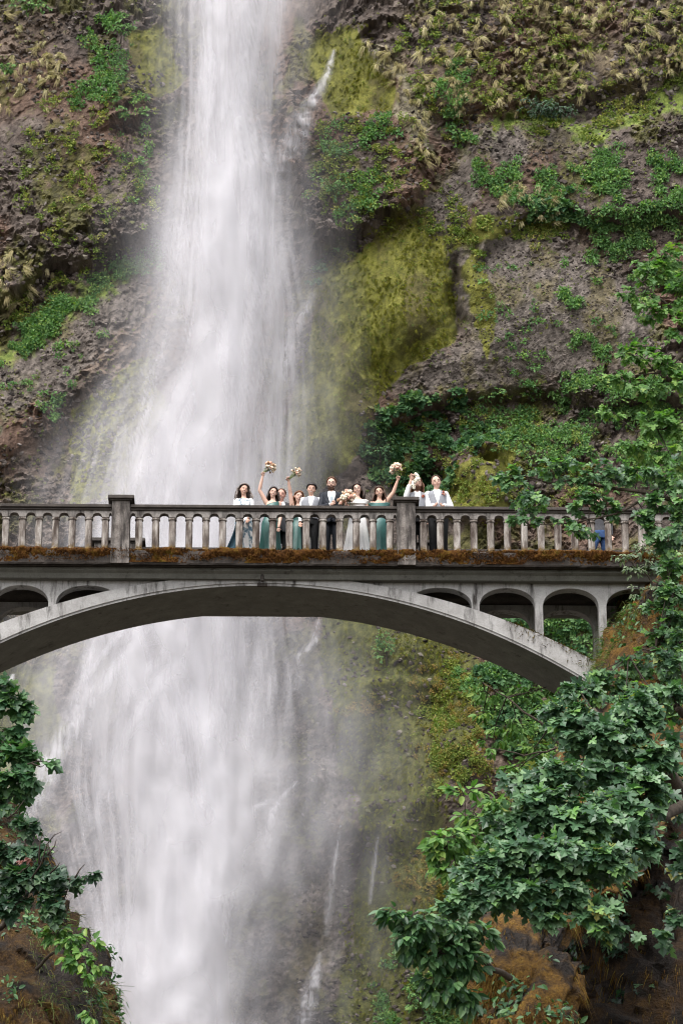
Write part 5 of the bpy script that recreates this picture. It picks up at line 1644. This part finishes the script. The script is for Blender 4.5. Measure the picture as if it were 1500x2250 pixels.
    def face(s, brow, smile=True, lip='lip'):
        k = s.k; w = 1.0 if s.sex == 'm' else .93
        for sd in (-1, 1):
            m = MB(); m.tube([s.hp(sd * .014 * k, -.090 * k, .034 * k), s.hp(sd * .032 * k, -.091 * k, .041 * k), s.hp(sd * .050 * k * w, -.078 * k, .033 * k)], [.0040 * k, .0050 * k, .0028 * k], 5)
            s.part('eyebrow', m.mesh('eyebrow'), brow)
        m = MB()
        pts = [s.hp(x * k, (-.0880 + abs(x) * .35) * k, (-.052 + abs(x) * .30) * k) for x in (-.026, -.013, 0, .013, .026)]
        m.tube(pts, [.0030 * k, .0062 * k, .0075 * k, .0062 * k, .0030 * k], 6)
        mo = s.part('mouth', m.mesh('mouth'), lip)
        if smile:
            m = MB(); m.tube([s.hp(x * k, (-.0935 + abs(x) * .35) * k, (-.050 + abs(x) * .22) * k) for x in (-.018, 0, .018)], [.0020 * k, .0046 * k, .0020 * k], 5)
            s.part('teeth', m.mesh('teeth'), 'teeth', mo)
    def hair(s, mat, length=0.0, vol=1.0, wave=.012, fringe=0.0, recede=0.0, n=70, parting=0.0, side_only=False):
        k = s.k; r = s.rng
        mb = MB()
        Hm = s.headM.to_3x3()
        # cap: many overlapping locks laid over the skull
        for i in range(n):
            th = r.uniform(-math.pi, math.pi); ph0 = r.uniform(0, .25)
            front = math.cos(th + math.pi / 2)                   # 1 at the forehead
            end = 1.62 - (1.12 + recede) * max(0, front) ** .45 + fringe * max(0, front) if length == 0 else 1.70 - 1.18 * max(0, front) ** .45 + fringe * max(0, front)
            pts = []
            for t in np.linspace(0, 1, 6):
                ph = ph0 + (end - ph0) * t
                rr = (.080 + .010 * vol) * vol ** .3
                pts.append(s.hp((rr * .96 * math.sin(ph) * math.cos(th) + parting * .02) * k, (rr * 1.2 * math.sin(ph) * math.sin(th) + .012) * k, (.022 + .102 * (1 + .08 * (vol - 1)) * math.cos(ph)) * k))
            mb.tube(pts, [.020 * k, .021 * k, .020 * k, .018 * k, .016 * k, .007 * k], 5)
            if length > 0 and front < .12:
                e = pts[-1]; L = length * r.uniform(.75, 1.05)
                out = Vector((math.cos(th), math.sin(th) * .6, 0))
                q = [e]; ph = r.uniform(0, 6.28); fr = r.uniform(22, 34)
                for t in np.linspace(.12, 1, 9):
                    sw = .030 * math.sin(min(1, t * 2) * 1.57)
                    q.append(e + out * (sw + .012 * t) * vol + Vector((wave * math.sin(ph + fr * t * L), wave * math.cos(ph + fr * t * L), -L * t)) + Vector((0, -.035 * t if math.sin(th) < .2 else .01 * t, 0)))
                mb.tube(q, [.015, .017, .018, .018, .017, .016, .014, .012, .009, .004], 5)
        s.part('hair', mb.mesh('hair'), mat)
    def beard(s, mat, full=1.0):
        k = s.k; mb = MB(); r = s.rng
        for i in range(90):
            a = r.uniform(-1.25, 1.25); z = r.uniform(-.115, -.062 + .05 * abs(a) / 1.25)
            rr = .066 - .018 * max(0, (-z - .085)) / .03
            c = s.hp(rr * .92 * math.sin(a) * k, (-.022 - rr * 1.02 * math.cos(a)) * k, z * k)
            mb.ball(c, (.010 * k, .008 * k, .012 * k), 5, 4)
        for x in np.linspace(-.026, .026, 7): mb.ball(s.hp(x * k, (-.089 + abs(x) * .3) * k, (-.0375 - abs(x) * .2) * k), (.008 * k, .006 * k, .0055 * k), 5, 4)
        s.part('beard', mb.mesh('beard'), mat)
    def glasses(s, mat='metal'):
        k = s.k; mb = MB()
        for sd in (-1, 1):
            mb.tube([s.hp((sd * .033 + .023 * math.cos(a)) * k, -.099 * k, (.010 + .017 * math.sin(a)) * k) for a in np.linspace(0, 6.283, 15)], .0024 * k, 5, False)
            mb.tube([s.hp(sd * .056 * k, -.099 * k, .014 * k), s.hp(sd * .078 * k, .0, .010 * k)], .0022 * k, 5)
        mb.tube([s.hp(-.010 * k, -.100 * k, .014 * k), s.hp(.010 * k, -.100 * k, .014 * k)], .0024 * k, 5)
        s.part('glasses', mb.mesh('glasses'), mat)
    def sleeve(s, mb, sd, r0, r1, upto=1.0):
        sh, el, wr = s.J[sd]; k = s.k
        pts = [sh, sh.lerp(el, .4), sh.lerp(el, .8), el, el.lerp(wr, .25), el.lerp(wr, .6), el.lerp(wr, upto)]
        rad = [r0 * 1.12, r0, r0 * .93, (r0 + r1) * .50, (r0 + r1) * .52, r1 * 1.08, r1]
        mb.tube(pts, [q * k for q in rad], 12)
        mb.ball(sh, r0 * 1.16 * k, 10, 7)
    def shirt(s, mat='cloth_white', collar=True, to=.97):
        mb = MB(); V, F = loft(s.torso_rings(.006, .88, 1.435), 24); mb.add(V, F)
        for sd in (-1, 1): s.sleeve(mb, sd, .057, .040, to)
        o = s.part('shirt', remeshed(mb, 'shirt', .012, 2, .5), mat)
        if collar:
            k = s.k; c = MB()
            for sd in (-1, 1):
                V = []; 
                for t in np.linspace(0, 1, 8):
                    a = math.pi / 2 + sd * t * math.pi * .93
                    rx = .064 + .012 * t
                    x, y = rx * math.cos(a), rx * math.sin(a) + .008
                    V += [(s.lean * .92 + x * k, y * k, (1.475 - .022 * t) * k), (s.lean * .92 + x * 1.28 * k, y * 1.35 * k, (1.435 - .045 * t) * k)]
                c.add(V, [(2 * i, 2 * i + 1, 2 * i + 3, 2 * i + 2) for i in range(7)])
            co = s.part('collar', c.mesh('collar'), mat, o); co.modifiers.new('t', 'SOLIDIFY').thickness = .006
        return o
    def open_front(s, name, mat, add, zlow, vz, wide, z1=1.425, thick=.012, parent=None):
        k = s.k
        gap = lambda z: .015 + wide * max(0, (z / k - vz) / (1.42 - vz)) ** .9 + (.12 * max(0, (zlow + .08 - z / k) / .08))
        V, F = loft(s.torso_rings(add, zlow, z1), 44, gap, False)
        m = MB(); m.add(V, F)
        o = s.part(name, m.mesh(name), mat, parent)
        sm = o.modifiers.new('t', 'SOLIDIFY'); sm.thickness = thick; sm.offset = 1
        return o
    def vest(s, mat='cloth_vest', flower=None):
        o = s.open_front('vest', mat, .016, .93, 1.14, .40, 1.415)
        m = MB()
        for z in (.98, 1.03, 1.08): m.ball((s.lean * .3 + .0, -.130 * s.k, z * s.k), .007, 6, 4)
        s.part('button', m.mesh('button'), 'metal', o)
        if flower is not None:
            m = MB(); c = flower; r = s.rng
            for i in range(9): m.ball(c + Vector(r.normal(0, .018, 3) * np.array([1, .4, 1.3])), tuple(r.uniform(.010, .02, 3)), 6, 4)
            b = s.part('boutonniere', m.mesh('boutonniere'), 'petal_rust', o)
            m = MB(); m.tube([c, c + Vector((-.015, -.01, -.07))], .004, 4)
            for i in range(6): m.tube([c, c + Vector((r.normal(0, .035), -.012, r.normal(0, .05)))], [.004, .002], 4)
            s.part('sprig', m.mesh('sprig'), 'petal_tan', b)
    def jacket(s, mat='cloth_navy', tie='cloth_tie', to=.93):
        k = s.k
        o = s.open_front('jacket', mat, .024, .78, 1.10, .50, 1.43, .014)
        for sd in (-1, 1):
            m = MB(); s.sleeve(m, sd, .064, .048, to); s.part('sleeve', m.mesh('sleeve'), mat, o)
            m = MB()                                           # lapel
            V = []
            for t in np.linspace(0, 1, 6):
                z = 1.10 + .31 * t; wv = .055 * math.sin(math.pi * min(1, t * 1.05)) + .012
                x0 = (.012 + .075 * t ** .9)
                V += [(s.lean * .8 + sd * x0 * k, (-.152 + .070 * t * t) * k, z * k), (s.lean * .8 + sd * (x0 + wv) * k, (-.150 + .078 * t * t) * k, z * k)]
            m.add(V, [(2 * i, 2 * i + 1, 2 * i + 3, 2 * i + 2) for i in range(5)])
            l = s.part('lapel', m.mesh('lapel'), mat, o, False); l.modifiers.new('t', 'SOLIDIFY').thickness = .008
        if tie:
            m = MB(); V = []
            for z, hw in ((1.425, .020), (1.395, .016), (1.30, .026), (1.12, .034)):
                V += [(s.lean * .8 - hw * k, -(.128 - .34 * max(0, z - 1.30)) * k, z * k), (s.lean * .8 + hw * k, -(.128 - .34 * max(0, z - 1.30)) * k, z * k)]
            m.add(V, [(0, 1, 3, 2), (2, 3, 5, 4), (4, 5, 7, 6)])
            t = s.part('tie', m.mesh('tie'), tie, None, False); t.modifiers.new('t', 'SOLIDIFY').thickness = .012
    def trousers(s, mat='cloth_black'):
        mb = MB(); k = s.k
        V, F = loft(s.torso_rings(.012, .80, .98), 20); mb.add(V, F)
        for sd in (-1, 1):
            h, kn, an = s.legj[sd]
            mb.tube([h + Vector((0, 0, .02)), h.lerp(kn, .5), kn, kn.lerp(an, .4), an + Vector((0, 0, -.03))], [.108 * k, .094 * k, .078 * k, .074 * k, .068 * k], 12)
        s.part('trousers', remeshed(mb, 'trousers', .014, 3, .6), mat)
        for sd in (-1, 1):
            m = MB(); an = s.legj[sd][2]
            m.ball(an + Vector((0, -.065, -.048)) * k, (.052 * k, .140 * k, .050 * k), 12, 7)
            s.part('shoe', m.mesh('shoe'), 'shoe')
    def dress(s, mat, top=1.30, hem=.30, folds=7, amp=.07, slant=0.0, sleeves=None, band=False):
        k = s.k; ph = s.rng.uniform(0, 6.28)
        R0 = s.torso_rings(.010, .92, top)
        lower = []
        for t in np.linspace(0, 1, 16)[:-1]:
            z = .015 + (.92 - .015) * t
            wd = hem + (.185 - hem) * (t ** .8)
            lower.append((z * k, wd * k, wd * .80 * k, 0, .01))
        def fold(a, z):
            f = max(0, (1.0 * k - z) / k)
            return amp * f * (math.sin(folds * a + ph + 1.5 * f) + .5 * math.sin(folds * 2.3 * a + 2 * ph)) + .012 * math.sin(14 * z + 5 * a)
        V, F = loft(lower + R0, 64, None, False, fold)
        if slant:
            V = [(x, y, z + slant * (x - s.lean) * max(0, (z - 1.1 * k) / .2)) for x, y, z in V]
        m = MB(); m.add(V, F)
        o = s.part('dress', m.mesh('dress'), mat)
        o.modifiers.new('t', 'SOLIDIFY').thickness = .008
        if band:                                               # off-shoulder drape round bust and upper arms
            m = MB()
            for j in range(3):
                z = (top + .015 - j * .028) * k
                m.tube([(s.lean * .7 + (.205 - .012 * j) * k * math.cos(a), (.128 + .006 * j) * k * math.sin(a) + .004, z + .018 * math.cos(2 * a) * k) for a in np.linspace(0, 6.283, 33)], .024 * k, 8, False)
            s.part('neckline_drape', m.mesh('neckline_drape'), mat, o)
        if sleeves:
            m = MB()
            for sd in (-1, 1): s.sleeve(m, sd, .060, .046, .9)
            s.part('sleeves', m.mesh('sleeves'), sleeves, o)
        return o

def bouquet(label, centre, stem_end, rad, seed, n=46, tail=0.02):
    """round bouquet: dried flowers on gathered stems (bridge-local coordinates)"""
    r = np.random.default_rng(seed)
    c = Vector(centre); e = Vector(stem_end)
    root = empty('bouquet', to_world(np.array(e)), BZ)
    tag(root, label, 'bouquet', 'bouquets of the wedding party')
    c = c - e
    mats = ('petal_cream', 'petal_blush', 'petal_tan'); names = ('cream_flowers', 'blush_flowers', 'dried_flowers')
    mbs = [MB(), MB(), MB()]; lf = MB(); st = MB()
    ax = c.normalized()
    for i in range(n):
        d = Vector(r.normal(size=3)); d.normalize()
        if d.dot(ax) < -.45: d = d - ax * 2 * d.dot(ax) * .8; d.normalize()
        p = c + d * rad * r.uniform(.55, 1.0)
        q = mbs[int(r.choice(3, p=(.62, .23, .15)))]
        pr = rad * r.uniform(.16, .30)
        q.ball(p, (pr, pr, pr * .8), 8, 5)
        for _ in range(5):                                       # outer petals
            t = (d + Vector(r.normal(0, .6, 3))).normalized()
            q.ball(p + t * pr * .8, (pr * .5, pr * .35, pr * .55), 6, 4)
    for i in range(26):
        d = Vector(r.normal(size=3)).normalized(); d = (d + ax * .4).normalized()
        lf.tube([c + d * rad * .5, c + d * rad * r.uniform(1.0, 1.28)], [.010, .002], 4)
    for i in range(9):
        o_ = Vector(r.normal(0, .010, 3))
        st.tube([o_ * .8 - ax * tail, o_ * 1.0, c * .55 + o_ * 2, c * .85 + o_ * 4], .0055, 5)
    fl = None
    for nm, q, mt in zip(names, mbs, mats):
        if q.v: link(nm, q.mesh(nm, True), M[mt], root)
    link('leaves', lf.mesh('leaves', True), M['stem_dark'], root)['kind'] = 'stuff'
    link('stems', st.mesh('stems', True), M['stem_green'], root)

V3 = Vector
# ---- 1 guest in a printed dress
p = Person('woman with long grey-brown hair in white printed dress and trailing blue shawl', 536, 1065, .55, 'f', 'skin_warm', turn=12, roll=9)
p.body({-1: (p.loc(516, 1118, -.05), p.loc(528, 1140, -.14)), 1: (p.loc(553, 1120, -.02), p.loc(545, 1140, -.12))})
p.face('hair_dark'); p.hair('hair_grey', .33, 1.6, .018, n=90); p.dress('cloth_print', 1.40, .27, 6, .06, sleeves='cloth_white')
m = MB(); V = []
for i in range(13):
    t = i / 12
    for j in range(9):
        q = j / 8
        u_ = 521 - 27 * t ** 1.4 + q * (10 + 20 * t) ; v_ = 1135 + t * 76
        w_ = p.loc(u_, v_, -.20 - .05 * math.sin(q * 9 + t * 3))
        V.append(w_)
m.add(V, [(i * 9 + j, i * 9 + j + 1, (i + 1) * 9 + j + 1, (i + 1) * 9 + j) for i in range(12) for j in range(8)])
o = p.part('shawl', m.mesh('shawl'), 'cloth_blue'); o.modifiers.new('t', 'SOLIDIFY').thickness = .01
# ---- 2 bridesmaid, arm raised
p = Person('dark-haired woman in one-shoulder green dress raising a bouquet, beside grey-haired man', 600, 1072, .55, 'f', 'skin_fair', lean=.05, roll=11, turn=6)
p.body({-1: (p.loc(570, 1077, -.05), p.loc(577, 1047, -.12)), 1: (p.loc(616, 1135, .02), p.loc(612, 1160, -.10))}, (-1,))
p.face('hair_dark'); p.hair('hair_dark', .22, 1.05, .006); p.dress('cloth_green', 1.36, .28, 5, .06, slant=.25)
bouquet('round dried-flower bouquet held highest, above the woman in one-shoulder green', bl(593, 1027, .42), bl(579, 1040, .42), .118, 31)
# ---- 3 older man behind
p = Person('older man with grey-brown hair and ruddy face in dark suit, behind the bridesmaids', 618, 1076, 1.05, 'm', 'skin_ruddy', turn=-6)
p.body({}); p.face('hair_greybrown', True, 'lip_male'); p.hair('hair_greybrown', 0, .95, recede=.2); p.shirt(); p.jacket('cloth_charcoal', 'cloth_tie'); p.trousers()
# ---- 4 bridesmaid half hidden
p = Person('auburn-haired woman in green dress half hidden behind a raised arm and white shirt', 656, 1081, .95, 'f', 'skin_fair', turn=10, roll=12)
p.body({-1: (p.loc(638, 1085, -.06), p.loc(634, 1058, -.16)), 1: (p.loc(672, 1135, .02), p.loc(668, 1160, -.08))}, (-1,))
p.face('hair_auburn'); p.hair('hair_auburn', .30, 1.1, .008); p.dress('cloth_green', 1.30, .28, 6, .07)
bouquet('cream bouquet held up by the auburn-haired woman, second from the falls', bl(651, 1037, .75), bl(636, 1051, .75), .105, 33)
# ---- 5 young man in vest
p = Person('young man with tousled black hair, white shirt and grey vest, left of groom', 684, 1064, .55, 'm', 'skin_warm', lean=.03, roll=7)
p.body({}); p.face('hair_black', True, 'lip_male'); p.hair('hair_black', 0, 1.3, fringe=.32, n=90); p.shirt(); p.vest(); p.trousers()
# ---- 6 groom
p = Person('bearded man with glasses in dark navy suit and pale tie, beside the bride', 728, 1051, .58, 'm', 'skin_fair', turn=-4)
p.body({-1: (p.loc(703, 1117, -.12), p.loc(727, 1108, -.30)), 1: (p.loc(752, 1120, 0), p.loc(758, 1112, -.24))}, (-1,))
p.face('hair_brown', False, 'lip_male'); p.hair('hair_copper', 0, 1.0); p.beard('hair_brown'); p.glasses(); p.shirt(); p.jacket(); p.trousers('cloth_navy')
# ---- 7 bride
p = Person('bride with long dark wavy hair and glasses in white off-shoulder dress', 785, 1064, .60, 'f', 'skin_fair', turn=-8, roll=-9)
p.body({-1: (p.loc(766, 1124, -.05), p.loc(764, 1116, -.26)), 1: (p.loc(807, 1124, -.02), p.loc(780, 1120, -.25))}, (-1,))
p.face('hair_dark'); p.hair('hair_dark', .36, 1.15, .020, n=80); p.glasses(); p.dress('cloth_white', 1.33, .34, 8, .07, band=True)
bouquet('large cream and blush bridal bouquet held low between bride and navy suit', bl(762, 1097, .28), bl(768, 1118, .34), .165, 35, 80, .06)
# ---- 8 bridesmaid right
p = Person('brown-haired woman in teal off-shoulder dress raising a bouquet beside the right post', 833, 1071, .58, 'f', 'skin_warm', turn=-6, roll=-9)
p.body({1: (p.loc(864, 1082, -.04), p.loc(873, 1056, -.10)), -1: (p.loc(812, 1128, .02), p.loc(818, 1150, -.10))}, (1,))
p.face('hair_brown'); p.hair('hair_brown', .27, 1.15, .010); p.dress('cloth_teal', 1.32, .28, 5, .05, band=True)
bouquet('pale blush bouquet raised over the right parapet post', bl(869, 1031, .47), bl(874, 1047, .47), .125, 37)
# ---- 9 groomsman holding a bundle over one eye
p = Person('bearded man with long hair in grey vest holding a speckled bundle over his eye', 916, 1051, .60, 'm', 'skin_fair', turn=4)
p.body({-1: (p.loc(891, 1092, -.12), p.loc(903, 1054, -.20)), 1: (p.loc(938, 1122, 0), p.loc(934, 1145, -.06))}, (-1,))
p.face('hair_copper', False, 'lip_male'); p.hair('hair_copper', .20, .95, .006, recede=.0); p.beard('hair_copper'); p.shirt(to=.72)
p.vest(flower=p.loc(929, 1090, -.14)); p.trousers()
c0 = bl(915, 1047, .36)
root = empty('speckled_bundle', to_world(c0), BZ)
tag(root, 'pale speckled cloth bundle held up before the long-haired man', 'cloth')
mb = MB()
for (u_, v_, rr) in ((913, 1041, .034), (916, 1046, .046), (918, 1052, .050), (912, 1056, .040), (908, 1060, .046), (907, 1066, .048), (909, 1071, .040)):
    q = bl(u_, v_, .36) - c0; mb.ball(q, (rr, rr * .7, rr * 1.15), 12, 8)
me = remeshed(mb, 'folds', .010, 3); link('folds', me, M['speckled'], root)
me.polygons.foreach_set('use_smooth', [True] * len(me.polygons))
# ---- 10 groomsman leaning on the rail
p = Person('clean-shaven man in white shirt and grey vest resting clasped hands on the coping', 958, 1047, .55, 'm', 'skin_fair', roll=-10, turn=4, lean=-.03)
p.body({-1: (p.loc(940, 1113, -.10), p.loc(954, 1111, -.36)), 1: (p.loc(991, 1113, -.08), p.loc(973, 1111, -.36))}, (-1, 1))
p.face('hair_brown', False, 'lip_male'); p.hair('hair_brown', 0, .92, recede=.35); p.shirt(); p.vest(flower=p.loc(976, 1083, -.14)); p.trousers()
# ---- 11 passer-by in jeans behind the bough
p = Person('passer-by in blue jeans and dark jacket behind the maple bough', 1316, 1085, 1.15, 'm', 'skin_fair', group='walkers on the footbridge', H=1.74)
k = p.k
legs = {1: (V3((.08, 0, .90)) * k, V3((.10, .05, .49)) * k, V3((.12, .12, .10)) * k), -1: (V3((-.08, 0, .90)) * k, V3((-.20, -.16, .52)) * k, V3((-.33, -.34, .085)) * k)}
p.body({}, legs=legs); p.face('hair_dark', False, 'lip_male'); p.hair('hair_dark', 0, 1.0); p.shirt('cloth_charcoal'); p.trousers('denim')
